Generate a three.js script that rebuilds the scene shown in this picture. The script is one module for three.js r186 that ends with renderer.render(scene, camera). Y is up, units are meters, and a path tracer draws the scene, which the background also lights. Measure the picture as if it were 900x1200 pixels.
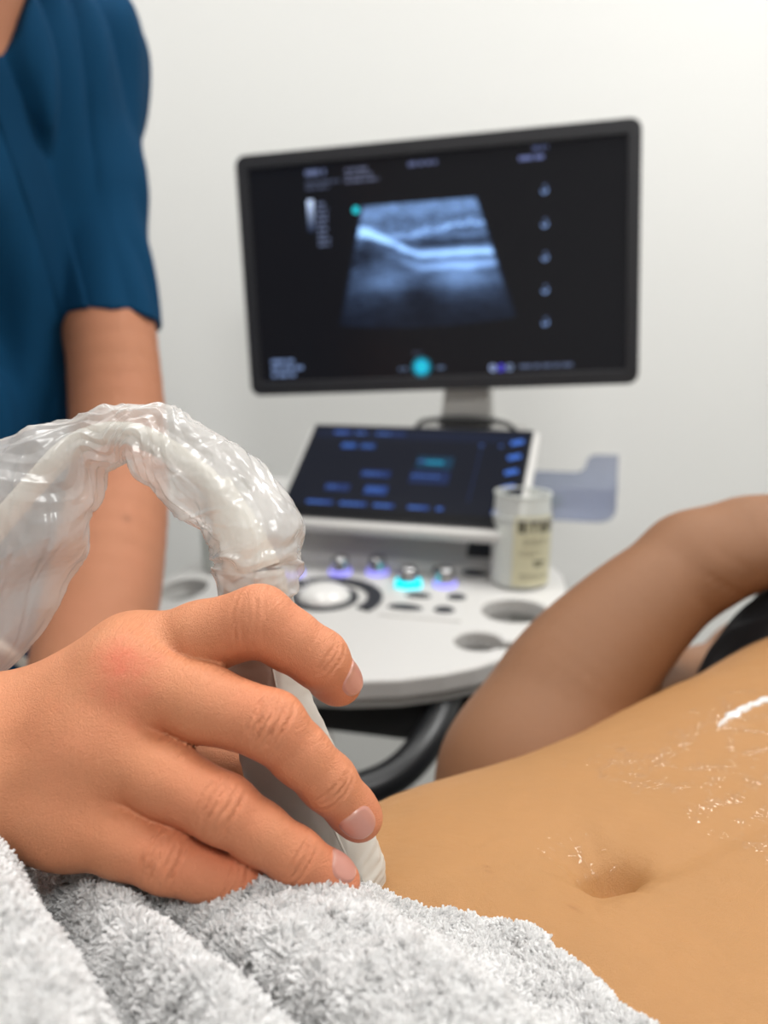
import * as THREE from 'three';
import { mergeGeometries } from 'three/addons/utils/BufferGeometryUtils.js';
import { RoundedBoxGeometry } from 'three/addons/geometries/RoundedBoxGeometry.js';
import { RectAreaLightUniformsLib } from 'three/addons/lights/RectAreaLightUniformsLib.js';
import { createNoise3D } from 'simplex-noise';

// ---------------------------------------------------------------- camera, light, exposure
const scene = new THREE.Scene();
const camera = new THREE.PerspectiveCamera(61.93, 900 / 1200, 0.02, 30);
camera.position.set(0, 1.15, 0);
camera.rotation.set(-11.3 * Math.PI / 180, 0, 0);
camera.focus = 0.28;
camera.userData.fStop = 7.4;
scene.add(camera);
const renderer = new THREE.WebGLRenderer({ antialias: true });
renderer.toneMapping = THREE.LinearToneMapping;
renderer.toneMappingExposure = 0.6;
renderer.shadowMap.enabled = true;
RectAreaLightUniformsLib.init();
scene.background = new THREE.Color(0x000000);
const CEILING = 2.55;
const PANELS = [[0.85, -0.68, 0.6, 0.6, 29], [-0.5, -0.68, 0.6, 0.6, 17], [0.3, 0.95, 0.6, 0.6, 27]];   // x, z, width, depth, radiance of the ceiling panels

// ---------------------------------------------------------------- helpers
const V = (x, y, z) => new THREE.Vector3(x, y, z);
function mulberry(a) { return () => { a |= 0; a = a + 0x6d2b79f5 | 0; let t = Math.imul(a ^ a >>> 15, 1 | a); t = t + Math.imul(t ^ t >>> 7, 61 | t) ^ t; return ((t ^ t >>> 14) >>> 0) / 4294967296; }; }
const rnd = mulberry(71);
const n3 = createNoise3D(mulberry(5)), n3b = createNoise3D(mulberry(9));
const clamp = (x, a = 0, b = 1) => Math.min(b, Math.max(a, x));
const lerp = (a, b, t) => a + (b - a) * t;
const smooth = (a, b, x) => { const t = clamp((x - a) / (b - a)); return t * t * (3 - 2 * t); };
const gauss = (x, w) => Math.exp(-x * x / (w * w));
const taken = {};
function named(name) { const k = taken[name] = (taken[name] ?? -1) + 1; return k ? `${name}_${String(k).padStart(3, '0')}` : name; }
function prep(o) { o.castShadow = o.receiveShadow = true; return o; }
function thing(name, label, category, pos = V(0, 0, 0), turn = 0, group) {
  const g = new THREE.Group(); g.name = named(name); g.position.copy(pos); g.rotation.y = turn;
  g.userData = { label, category }; if (group) g.userData.group = group;
  scene.add(g); return g;
}
function part(name, geo, mat, parent, label) {
  const m = prep(new THREE.Mesh(geo, mat)); m.name = name; if (label) m.userData.label = label;
  parent.add(m); return m;
}
function single(name, geo, mat, label, category, group) {
  const m = prep(new THREE.Mesh(geo, mat)); m.name = named(name); m.userData = { label, category };
  if (group) m.userData.group = group; scene.add(m); return m;
}
function structure(name, geo, mat, parent = scene) {
  const m = prep(new THREE.Mesh(geo, mat)); m.name = name; m.userData.kind = 'structure'; parent.add(m); return m;
}
const std = (o) => new THREE.MeshPhysicalMaterial(o);
const lin = (r, g, b) => new THREE.Color().setRGB(r, g, b);
function box(w, h, d, x = 0, y = 0, z = 0, r = 0) {
  const g = r ? new RoundedBoxGeometry(w, h, d, 3, Math.min(r, w / 2.01, h / 2.01, d / 2.01)) : new THREE.BoxGeometry(w, h, d);
  g.translate(x, y, z); return g;
}
function cyl(r0, r1, h, x = 0, y = 0, z = 0, seg = 32) { const g = new THREE.CylinderGeometry(r1, r0, h, seg); g.translate(x, y + h / 2, z); return g; }
function lathe(profile, seg = 40) { return new THREE.LatheGeometry(profile.map(([r, y]) => new THREE.Vector2(r, y)), seg); }
function tube(points, r, seg = 64, rs = 12) { return new THREE.TubeGeometry(new THREE.CatmullRomCurve3(points), seg, r, rs, false); }
function capTube(points, r, seg = 64, rs = 14) {
  const a = new THREE.SphereGeometry(r, rs, 10).translate(points[0].x, points[0].y, points[0].z), e = points[points.length - 1];
  return mergeGeometries([tube(points, r, seg, rs), a, new THREE.SphereGeometry(r, rs, 10).translate(e.x, e.y, e.z)]);
}
function gridGeo(nu, nv, f, closedV = false) {          // f(i, j) -> Vector3 for i in 0..nu, j in 0..nv
  const pos = [], uv = [], idx = [];
  for (let i = 0; i <= nu; i++) for (let j = 0; j <= nv; j++) { const p = f(i / nu, j / nv); pos.push(p.x, p.y, p.z); uv.push(p.u ?? i / nu, p.v ?? j / nv); }
  const w = nv + 1;
  for (let i = 0; i < nu; i++) for (let j = 0; j < nv; j++) {
    const a = i * w + j, b = a + w, c = i * w + (closedV && j === nv - 1 ? 0 : j + 1), d = c + w;
    idx.push(a, b, c, c, b, d);
  }
  const g = new THREE.BufferGeometry();
  g.setAttribute('position', new THREE.Float32BufferAttribute(pos, 3)); g.setAttribute('uv', new THREE.Float32BufferAttribute(uv, 2));
  g.setIndex(idx); g.computeVertexNormals(); return g;
}
function dataTex(n, f, srgb = false, rep = 1) {
  const d = new Uint8Array(n * n * 4);
  for (let y = 0; y < n; y++) for (let x = 0; x < n; x++) { const c = f(x / n, y / n), k = (y * n + x) * 4; for (let i = 0; i < 3; i++) d[k + i] = clamp(Array.isArray(c) ? c[i] : c) * 255; d[k + 3] = 255; }
  const t = new THREE.DataTexture(d, n, n); t.wrapS = t.wrapT = THREE.RepeatWrapping; t.magFilter = THREE.LinearFilter; t.minFilter = THREE.LinearMipmapLinearFilter;
  if (srgb) t.colorSpace = THREE.SRGBColorSpace; t.repeat.set(rep, rep); t.needsUpdate = true; return t;
}
const torusNoise = (u, v, f, n = n3) => { const a = u * 2 * Math.PI, b = v * 2 * Math.PI, R = f / 6.283; return 0.5 * (n(Math.cos(a) * R, Math.sin(a) * R, Math.cos(b) * R + 7) + n(Math.cos(b) * R + 31, Math.sin(b) * R, Math.sin(a) * R)); };

// ---- distance fields: tapered bones joined smoothly, meshed with surface nets
function bone(a, b, ra, rb) {
  const bx = b.x - a.x, by = b.y - a.y, bz = b.z - a.z, q = 1 / Math.max(1e-12, bx * bx + by * by + bz * bz);
  return (x, y, z) => {
    const px = x - a.x, py = y - a.y, pz = z - a.z; let h = (px * bx + py * by + pz * bz) * q; h = h < 0 ? 0 : h > 1 ? 1 : h;
    const dx = px - h * bx, dy = py - h * by, dz = pz - h * bz; return Math.sqrt(dx * dx + dy * dy + dz * dz) - (ra + (rb - ra) * h);
  };
}
const ball = (c, r) => (x, y, z) => Math.hypot(x - c.x, y - c.y, z - c.z) - r;
function ell(c, rx, ry, rz, q) {                           // ellipsoid, optionally turned by quaternion q
  const iq = q ? q.clone().invert() : null, v = V(0, 0, 0);
  return (x, y, z) => {
    v.set(x - c.x, y - c.y, z - c.z); if (iq) v.applyQuaternion(iq);
    const k0 = Math.hypot(v.x / rx, v.y / ry, v.z / rz), k1 = Math.hypot(v.x / (rx * rx), v.y / (ry * ry), v.z / (rz * rz));
    return k1 < 1e-9 ? -Math.min(rx, ry, rz) : k0 * (k0 - 1) / k1;
  };
}
const smin = (a, b, k) => { const h = Math.max(k - Math.abs(a - b), 0) / k; return Math.min(a, b) - h * h * k * 0.25; };
const smax = (a, b, k) => -smin(-a, -b, k);
const union = (fs, k) => (x, y, z) => { let d = fs[0](x, y, z); for (let i = 1; i < fs.length; i++) d = smin(d, fs[i](x, y, z), k); return d; };
const chain = (ps, k) => union(ps.slice(1).map((p, i) => bone(ps[i][0], p[0], ps[i][1], p[1])), k);
function smoothChain(ps, n = 6) {                          // the same along a smooth curve, with radii that flow from joint to joint
  const cv = new THREE.CatmullRomCurve3(ps.map((p) => p[0])), N = ps.length - 1, rc = new THREE.CatmullRomCurve3(ps.map((p, i) => V(i, p[1], 0))), out = [];
  for (let i = 0; i <= N * n; i++) out.push([cv.getPoint(i / (N * n)), rc.getPoint(i / (N * n)).y]);
  return chain(out, 0.002);
}
function gradient(f, p, e = 0.0007) {
  return V(f(p.x + e, p.y, p.z) - f(p.x - e, p.y, p.z), f(p.x, p.y + e, p.z) - f(p.x, p.y - e, p.z), f(p.x, p.y, p.z + e) - f(p.x, p.y, p.z - e)).normalize();
}
function toSurface(f, p, n = 8) { p = p.clone(); for (let i = 0; i < n; i++) p.addScaledVector(gradient(f, p), -f(p.x, p.y, p.z) * 0.9); return p; }
function nets(f, lo, hi, h, { color, uv, slack = 1.6 } = {}) {
  const N = [0, 1, 2].map((i) => Math.ceil((hi.getComponent(i) - lo.getComponent(i)) / h) + 1), [X, Y, Z] = N;
  const F = new Float32Array(X * Y * Z).fill(1e3), B = 8, id = (i, j, k) => (k * Y + j) * X + i;
  const done = new Uint8Array(X * Y * Z);
  for (let k = 0; k < Z; k += B) for (let j = 0; j < Y; j += B) for (let i = 0; i < X; i += B) {
    const c = f(lo.x + (i + B / 2) * h, lo.y + (j + B / 2) * h, lo.z + (k + B / 2) * h), far = Math.abs(c) > B * h * 0.87 * slack + h;
    const ke = Math.min(k + B, Z), je = Math.min(j + B, Y), ie = Math.min(i + B, X);
    for (let kk = k; kk < ke; kk++) for (let jj = j; jj < je; jj++) for (let ii = i; ii < ie; ii++) F[id(ii, jj, kk)] = far ? c : f(lo.x + ii * h, lo.y + jj * h, lo.z + kk * h);
  }
  const vid = new Int32Array(X * Y * Z).fill(-1), pos = [], idx = [];
  for (let k = 0; k < Z - 1; k++) for (let j = 0; j < Y - 1; j++) for (let i = 0; i < X - 1; i++) {
    const o = id(i, j, k); let m = 0;
    const g = [F[o], F[o + 1], F[o + X], F[o + X + 1], F[o + X * Y], F[o + X * Y + 1], F[o + X * Y + X], F[o + X * Y + X + 1]];
    for (let q = 0; q < 8; q++) if (g[q] < 0) m |= 1 << q;
    if (m === 0 || m === 255) continue;
    let sx = 0, sy = 0, sz = 0, n = 0;
    for (const [a, b] of EDGES) if ((g[a] < 0) !== (g[b] < 0)) {
      const t = g[a] / (g[a] - g[b]);
      sx += (a & 1) + t * ((b & 1) - (a & 1)); sy += (a >> 1 & 1) + t * ((b >> 1 & 1) - (a >> 1 & 1)); sz += (a >> 2) + t * ((b >> 2) - (a >> 2)); n++;
    }
    vid[o] = pos.length / 3; pos.push(lo.x + (i + sx / n) * h, lo.y + (j + sy / n) * h, lo.z + (k + sz / n) * h);
  }
  const quad = (a, b, c, d, flip) => { if (a < 0 || b < 0 || c < 0 || d < 0) return; if (flip) idx.push(a, c, b, a, d, c); else idx.push(a, b, c, a, c, d); };
  for (let k = 1; k < Z - 1; k++) for (let j = 1; j < Y - 1; j++) for (let i = 1; i < X - 1; i++) {
    const o = id(i, j, k), s = F[o] < 0;
    if (s !== F[o + 1] < 0) quad(vid[o - X - X * Y], vid[o - X * Y], vid[o], vid[o - X], !s);
    if (s !== F[o + X] < 0) quad(vid[o - 1 - X * Y], vid[o - 1], vid[o], vid[o - X * Y], !s);
    if (s !== F[o + X * Y] < 0) quad(vid[o - 1 - X], vid[o - X], vid[o], vid[o - 1], !s);
  }
  const g = new THREE.BufferGeometry(), nv = pos.length / 3, nor = new Float32Array(pos.length), p = V(0, 0, 0);
  for (let q = 0; q < nv; q++) {
    p.set(pos[q * 3], pos[q * 3 + 1], pos[q * 3 + 2]); const e = h * 0.5, gn = gradient(f, p, e); gn.toArray(nor, q * 3);
  }
  g.setAttribute('position', new THREE.Float32BufferAttribute(pos, 3)); g.setAttribute('normal', new THREE.BufferAttribute(nor, 3)); g.setIndex(idx);
  const uvs = new Float32Array(nv * 2), cols = new Float32Array(nv * 3).fill(1);
  for (let q = 0; q < nv; q++) {
    p.fromArray(pos, q * 3); const t = uv ? uv(p) : [p.x, p.y]; uvs[q * 2] = t[0]; uvs[q * 2 + 1] = t[1];
    if (color) { const c = color(p, V(nor[q * 3], nor[q * 3 + 1], nor[q * 3 + 2])); cols[q * 3] = c[0]; cols[q * 3 + 1] = c[1]; cols[q * 3 + 2] = c[2]; }
  }
  g.setAttribute('uv', new THREE.BufferAttribute(uvs, 2)); if (color) g.setAttribute('color', new THREE.BufferAttribute(cols, 3));
  return g;
}
const EDGES = [[0, 1], [2, 3], [4, 5], [6, 7], [0, 2], [1, 3], [4, 6], [5, 7], [0, 4], [1, 5], [2, 6], [3, 7]];
function boundsOf(ps, m) { const b = new THREE.Box3(); for (const p of ps) b.expandByPoint(p); b.expandByScalar(m); return b; }

// ---------------------------------------------------------------- materials
const skinBump = dataTex(512, (u, v) => {                 // fine creases of skin, 3 cm a side
  const a = torusNoise(u, v, 60), b = torusNoise(v, u, 110, n3b), c = torusNoise(u, v, 18, n3b);
  return 0.62 - 0.35 * Math.pow(1 - Math.abs(a), 6) * 0.8 - 0.25 * Math.pow(1 - Math.abs(b), 5) * 0.7 + 0.1 * c;
});
skinBump.repeat.set(33, 33);
const M = {
  wall: std({ color: lin(0.82, 0.82, 0.80), roughness: 0.85, bumpMap: dataTex(256, (u, v) => 0.5 + 0.3 * torusNoise(u, v, 40) + 0.2 * torusNoise(u, v, 90)), bumpScale: 0.0005 }),
  ceiling: std({ color: lin(0.82, 0.82, 0.81), roughness: 0.9 }),
  floor: std({ color: lin(0.36, 0.36, 0.35), roughness: 0.5 }),
  trim: std({ color: lin(0.5, 0.5, 0.49), roughness: 0.5 }),
  panel: std({ color: 0xffffff, emissive: 0xfffdf8, emissiveIntensity: 4, roughness: 0.6 }),
  whiteMetal: std({ color: lin(0.8, 0.8, 0.8), roughness: 0.4 }),
  skinHand: std({ color: 0xffffff, vertexColors: true, roughness: 0.46, bumpMap: skinBump, bumpScale: 0.0006, sheen: 0.0, specularIntensity: 0.8 }),
  skinBelly: std({ color: 0xffffff, vertexColors: true, roughness: 0.48, bumpMap: skinBump, bumpScale: 0.00042, specularIntensity: 0.75 }),
  nail: std({ color: 0xffffff, vertexColors: true, roughness: 0.28, clearcoat: 0.3, clearcoatRoughness: 0.2 }),
  scrubs: std({ color: lin(0.0025, 0.044, 0.108), roughness: 0.9, specularIntensity: 0.3, sheen: 0.02, sheenColor: lin(0.1, 0.25, 0.45), sheenRoughness: 0.6,
    bumpMap: dataTex(128, (u, v) => 0.5 + 0.25 * Math.sin(u * 6.283 * 32) * Math.sin(v * 6.283 * 32) + 0.2 * torusNoise(u, v, 30)), bumpScale: 0.0004 }),
  scrubsBand: std({ color: lin(0.002, 0.038, 0.094), roughness: 0.9, specularIntensity: 0.3, sheen: 0.02, sheenColor: lin(0.1, 0.25, 0.45) }),
  hair: std({ color: lin(0.035, 0.02, 0.012), roughness: 0.55 }),
  black: std({ color: lin(0.012, 0.012, 0.014), roughness: 0.8, sheen: 0.3, sheenColor: lin(0.25, 0.25, 0.28) }),
  probe: std({ color: lin(0.66, 0.63, 0.57), roughness: 0.42 }),
  cable: std({ color: lin(0.80, 0.79, 0.72), roughness: 0.5 }),
  film: std({ color: lin(0.93, 0.915, 0.90), roughness: 0.22, transmission: 0.66, thickness: 0, ior: 1.5, side: THREE.DoubleSide }),
  towel: std({ color: lin(0.94, 0.935, 0.93), roughness: 1, transmission: 0.4, thickness: 0, sheen: 0.4, sheenColor: lin(0.8, 0.8, 0.8), sheenRoughness: 0.5 }),
  cloth: std({ color: lin(0.74, 0.737, 0.73), roughness: 1, bumpMap: dataTex(256, (u, v) => 0.5 + 0.3 * torusNoise(u, v, 50) + 0.3 * torusNoise(u, v, 110, n3b), false, 14), bumpScale: 0.003 }),
  couch: std({ color: lin(0.05, 0.05, 0.055), roughness: 0.5 }),
  console: std({ color: lin(0.66, 0.65, 0.63), roughness: 0.38 }),
  consoleGrey: std({ color: lin(0.50, 0.49, 0.47), roughness: 0.4 }),
  consoleEdge: std({ color: lin(0.42, 0.42, 0.4), roughness: 0.45 }),
  blackPlastic: std({ color: lin(0.006, 0.006, 0.007), roughness: 0.45 }),
  handle: std({ color: lin(0.010, 0.011, 0.013), roughness: 0.36 }),
  bezel: std({ color: lin(0.014, 0.014, 0.018), roughness: 0.5 }),
  key: std({ color: lin(0.03, 0.032, 0.04), roughness: 0.4 }),
  chrome: std({ color: lin(0.48, 0.48, 0.49), metalness: 1, roughness: 0.18 }),
  glowViolet: std({ color: lin(0.3, 0.3, 0.6), emissive: lin(0.30, 0.27, 1.0), emissiveIntensity: 1.5 }),
  glowCyan: std({ color: lin(0, 0.4, 0.5), emissive: lin(0.0, 0.85, 0.95), emissiveIntensity: 2.2 }),
  trackball: std({ color: lin(0.82, 0.81, 0.79), roughness: 0.15, clearcoat: 0.6, clearcoatRoughness: 0.05 }),
  bottle: std({ color: lin(0.86, 0.88, 0.85), roughness: 0.45, transmission: 0.36, thickness: 0, side: THREE.DoubleSide }),
  bottleGel: std({ color: lin(0.80, 0.82, 0.72), roughness: 0.5, transmission: 0.25, thickness: 0 }),
  tray: std({ color: lin(0.72, 0.755, 0.85), roughness: 0.2, transmission: 0.72, thickness: 0, side: THREE.DoubleSide }),
  packet: std({ color: lin(0.05, 0.10, 0.08), roughness: 0.5 }),
  gel: std({ color: 0xffffff, roughness: 0.045, transmission: 1, thickness: 0, ior: 1.42, side: THREE.DoubleSide }),
  gelThick: std({ color: lin(0.97, 0.97, 0.96), roughness: 0.08, transmission: 0.3, thickness: 0, ior: 1.42, side: THREE.DoubleSide }),  // clear gel coloured white, so its bright reflection sits in the colour
};

// ---------------------------------------------------------------- the room
const X0 = -2.3, X1 = 2.0, ZB = -1.62, ZF = 2.4;
const wallGeo = (w, h, d, x, y, z) => box(w, h, d, x, y, z);
structure('floor', box(X1 - X0 + 0.2, 0.1, ZF - ZB + 0.2, (X0 + X1) / 2, -0.05, (ZF + ZB) / 2), M.floor);
structure('ceiling', box(X1 - X0 + 0.2, 0.1, ZF - ZB + 0.2, (X0 + X1) / 2, CEILING + 0.05, (ZF + ZB) / 2), M.ceiling);
structure('wall_back', wallGeo(X1 - X0, CEILING, 0.1, (X0 + X1) / 2, CEILING / 2, ZB - 0.05), M.wall);
structure('wall_front', wallGeo(X1 - X0, CEILING, 0.1, (X0 + X1) / 2, CEILING / 2, ZF + 0.05), M.wall);
structure('wall_left', wallGeo(0.1, CEILING, ZF - ZB, X0 - 0.05, CEILING / 2, (ZF + ZB) / 2), M.wall);
structure('wall_right', wallGeo(0.1, CEILING, ZF - ZB, X1 + 0.05, CEILING / 2, (ZF + ZB) / 2), M.wall);
structure('baseboard_back', box(X1 - X0, 0.08, 0.014, (X0 + X1) / 2, 0.04, ZB + 0.007, 0.004), M.trim);
const panelWords = ['above the right side of the ultrasound machine', 'above the person in scrubs', 'behind the photographer'];
PANELS.forEach(([x, z, w, d, radiance], i) => {
  const t = thing('ceiling_light', `white ceiling light panel ${panelWords[i]}`, 'ceiling light', V(x, CEILING, z), 0, 'ceiling light panels');
  part('frame', mergeGeometries([box(w + 0.05, 0.03, 0.025, 0, -0.015, d / 2 + 0.0125), box(w + 0.05, 0.03, 0.025, 0, -0.015, -d / 2 - 0.0125), box(0.025, 0.03, d, w / 2 + 0.0125, -0.015, 0), box(0.025, 0.03, d, -w / 2 - 0.0125, -0.015, 0)]), M.whiteMetal, t);
  part('diffuser', box(w, 0.012, d, 0, -0.010, 0), M.panel, t);
  const l = new THREE.RectAreaLight(0xfffefc, radiance, w, d); l.position.set(0, -0.035, 0); l.rotation.x = -Math.PI / 2; t.add(l);
});

// ---------------------------------------------------------------- the patient: frame along the body (s towards the head, t across, towards the photographer)
const NAVEL = V(0.078, 0, -0.27), AX = V(0.827, 0, -0.562), AC = V(0.562, 0, 0.827), COUCH = 0.768;
const onBody = (s, t, y) => V(NAVEL.x + AX.x * s + AC.x * t, y, NAVEL.z + AX.z * s + AC.z * t);
const toBody = (p) => { const dx = p.x - NAVEL.x, dz = p.z - NAVEL.z; return [dx * AX.x + dz * AX.z, dx * AC.x + dz * AC.z]; };
const curve1 = (pts) => (x) => {                            // monotone-ish smooth interpolation through [x, y] pairs
  if (x <= pts[0][0]) return pts[0][1];
  for (let i = 1; i < pts.length; i++) if (x <= pts[i][0]) return lerp(pts[i - 1][1], pts[i][1], smooth(pts[i - 1][0], pts[i][0], x));
  return pts[pts.length - 1][1];
};
const halfWidth = curve1([[-0.30, 0.165], [-0.15, 0.172], [-0.02, 0.152], [0.08, 0.146], [0.22, 0.155], [0.36, 0.165], [0.46, 0.12]]);
const topY = curve1([[-0.30, 0.945], [-0.12, 0.957], [0.0, 0.972], [0.10, 0.972], [0.20, 0.979], [0.27, 0.989], [0.36, 1.0], [0.47, 0.965]]);
const MIDY = 0.865, SECTION = 2.45;
function relief(s, t) {                                     // what rises from or sinks into the smooth trunk
  let y = 0;
  const r = Math.hypot(s * 1.0, (t + 0.001) * 0.95), ang = Math.atan2(t, s);
  y -= 0.0045 * gauss(r, 0.027) + 0.0065 * gauss(r, 0.0135) + 0.0125 * Math.exp(-Math.pow(Math.hypot((s - 0.001) / 0.0105, (t - 0.0030) / 0.0062), 2.8));
  y += 0.0016 * gauss(s + 0.002, 0.022) * gauss(t - 0.018, 0.007);                     // the lip of the navel
  y += 0.0007 * gauss(r, 0.02) * Math.sin(ang * 7 + 2 * n3(s * 60, t * 60, 2)) * smooth(0.004, 0.014, r);
  y -= 0.0016 * gauss(t - 0.012 - 0.05 * s, 0.006) * smooth(0.0, 0.03, s) * smooth(0.12, 0.05, s);      // soft crease running on from the navel
  y -= 0.024 * gauss(s + 0.118, 0.024) * gauss(t + 0.082, 0.034);                      // the probe pressing in
  y += 0.0055 * gauss(s + 0.066, 0.022) * gauss(t + 0.038, 0.022);
  y += 0.075 * gauss(s - 0.375, 0.055) * (gauss(t - 0.08, 0.06) + gauss(t + 0.08, 0.06));
  y += 0.0009 * n3(s * 11, t * 11, 1) + 0.00018 * n3(s * 60, t * 60, 4) + 0.00010 * n3(s * 320, t * 180, 6);
  return y;
}
function trunk(s, th, off = 0) {
  const a = halfWidth(s) + off, bu = topY(s) - MIDY + off, bl = MIDY - COUCH - 0.004 + off * 0.4;
  const c = Math.cos(th), sn = Math.sin(th), k = 2 / SECTION;
  const t = a * Math.sign(c) * Math.pow(Math.abs(c), k), up = Math.pow(Math.abs(sn), k);
  return [t, sn >= 0 ? MIDY + bu * up + relief(s, t) * smooth(0, 0.35, sn) : MIDY - bl * up];
}
function skinY(s, t) {
  const a = halfWidth(s), q = Math.min(0.9999, Math.abs(t / a)); const up = Math.pow(1 - Math.pow(q, SECTION), 1 / SECTION);
  return MIDY + (topY(s) - MIDY) * up + relief(s, t) * smooth(0, 0.35, Math.pow(up, SECTION / 2));
}
const thetaAt = (x) => x < 0.78 ? lerp(0, Math.PI, x / 0.78) : lerp(Math.PI, 2 * Math.PI, (x - 0.78) / 0.22);
const bellyTone = (p) => {
  const m = 0.5 * n3(p.x * 22, p.y * 22, p.z * 22) + 0.3 * n3b(p.x * 90, p.y * 90, p.z * 90) + 0.25 * n3(p.x * 420, p.y * 420, p.z * 420);
  const k = 1 + 0.035 * m; let c = [0.470 * k, 0.238 * k * (1 - 0.012 * m), 0.090 * k * (1 - 0.02 * m)];
  const [s, t] = toBody(p);
  for (const [ms, mt, r, d] of MOLES) { const w = gauss(Math.hypot(s - ms, t - mt), r) * d; c = [c[0] * (1 - 0.5 * w), c[1] * (1 - 0.65 * w), c[2] * (1 - 0.7 * w)]; }
  return c;
};
const armTone = (p) => { const c = bellyTone(p); return [c[0] * 0.60, c[1] * 0.555, c[2] * 0.70]; };  // belly tone darkened: some tan, plus the shade on the arm put into the colour
const MOLES = [[-0.0262, 0.0105, 0.0011, 1], [-0.015, 0.0075, 0.0008, 0.4], [-0.036, -0.022, 0.0007, 0.9], [-0.035, -0.024, 0.0006, 0.8], [0.06, 0.03, 0.0006, 0.5]];
function paint(geo, f) { const p = geo.attributes.position, c = new Float32Array(p.count * 3), v = V(0, 0, 0); for (let i = 0; i < p.count; i++) { v.fromBufferAttribute(p, i); c.set(f(v), i * 3); } geo.setAttribute('color', new THREE.BufferAttribute(c, 3)); return geo; }
function trunkGeo(s0, s1, nu, nv, offset) {
  const g = gridGeo(nu, nv, (a, b) => { const s = lerp(s0, s1, a), th = thetaAt(b), [t, y] = trunk(s, th, offset ? offset(s, th) : 0); const p = onBody(s, t, y); p.u = s; p.v = t + (th > Math.PI ? 0.5 : 0); return p; });
  return g;
}
function headField(c, fwd, up, k = 1) {                     // a head with brow, sockets, nose, lips, chin and ears
  const e3 = fwd.clone().normalize(), e1 = up.clone().cross(e3).normalize(), e2 = e3.clone().cross(e1);
  const L = (x, y, z) => V(x, y, z).multiplyScalar(k);
  const solid = union([ell(L(0, 0.025, -0.012), 0.075 * k, 0.09 * k, 0.092 * k), ell(L(0, -0.035, 0.022), 0.056 * k, 0.072 * k, 0.066 * k), ball(L(0, -0.088, 0.066), 0.02 * k)], 0.03 * k);
  const nose = union([bone(L(0, 0.012, 0.085), L(0, -0.026, 0.106), 0.007 * k, 0.0115 * k), ball(L(0.012, -0.029, 0.094), 0.008 * k), ball(L(-0.012, -0.029, 0.094), 0.008 * k)], 0.008 * k);
  const lips = union([bone(L(-0.019, -0.052, 0.083), L(0.019, -0.052, 0.083), 0.006 * k, 0.006 * k), bone(L(-0.015, -0.062, 0.083), L(0.015, -0.062, 0.083), 0.0075 * k, 0.0075 * k)], 0.002 * k);
  const brow = bone(L(-0.035, 0.025, 0.072), L(0.035, 0.025, 0.072), 0.012 * k, 0.012 * k);
  const ears = [-1, 1].map((s) => ell(L(s * 0.077, -0.005, -0.012), 0.011 * k, 0.032 * k, 0.02 * k));
  const eyes = [-1, 1].map((s) => ball(L(s * 0.031, 0.006, 0.071), 0.0135 * k)), sockets = [-1, 1].map((s) => ball(L(s * 0.031, 0.006, 0.089), 0.017 * k));
  const local = (x, y, z) => { const dx = x - c.x, dy = y - c.y, dz = z - c.z; return [dx * e1.x + dy * e1.y + dz * e1.z, dx * e2.x + dy * e2.y + dz * e2.z, dx * e3.x + dy * e3.y + dz * e3.z]; };
  const f = (x, y, z) => {
    const [a, b, d] = local(x, y, z); let v = smin(solid(a, b, d), brow(a, b, d), 0.015 * k);
    for (const s of sockets) v = smax(v, -s(a, b, d), 0.012 * k);
    v = smin(v, nose(a, b, d), 0.01 * k); v = smin(v, lips(a, b, d), 0.006 * k);
    for (const e of eyes) v = Math.min(v, e(a, b, d)); for (const e of ears) v = smin(v, e(a, b, d), 0.008 * k); return v;
  };
  const hair = (x, y, z) => {                               // a cap of hair that leaves the face free
    const [a, b, d] = local(x, y, z); let v = ell(L(0, 0.028, -0.018), 0.086 * k, 0.098 * k, 0.101 * k)(a, b, d) - 0.002 * k * n3(a * 40, b * 12, d * 40);
    v = smin(v, ell(L(0, -0.01, -0.06), 0.07 * k, 0.085 * k, 0.055 * k)(a, b, d), 0.03 * k);
    return smax(v, -ell(L(0, -0.035, 0.085), 0.068 * k, 0.098 * k, 0.088 * k)(a, b, d), 0.008 * k);
  };
  const tone = (p, base) => { const [a, b, d] = local(p.x, p.y, p.z); if (d > 0.07 * k && Math.hypot(a / 0.021, (b + 0.057 * k) / 0.012) < 1) return [base[0] * 0.85, base[1] * 0.55, base[2] * 0.6];
    for (const s of [-1, 1]) { const r = Math.hypot(a - s * 0.031 * k, b - 0.006 * k); if (d > 0.07 * k && r < 0.0095 * k && Math.abs(b - 0.006 * k) < 0.0042 * k) return r < 0.005 * k ? [0.05, 0.03, 0.02] : [0.5, 0.47, 0.45]; } return base; };
  return { f, hair, tone };
}

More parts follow.
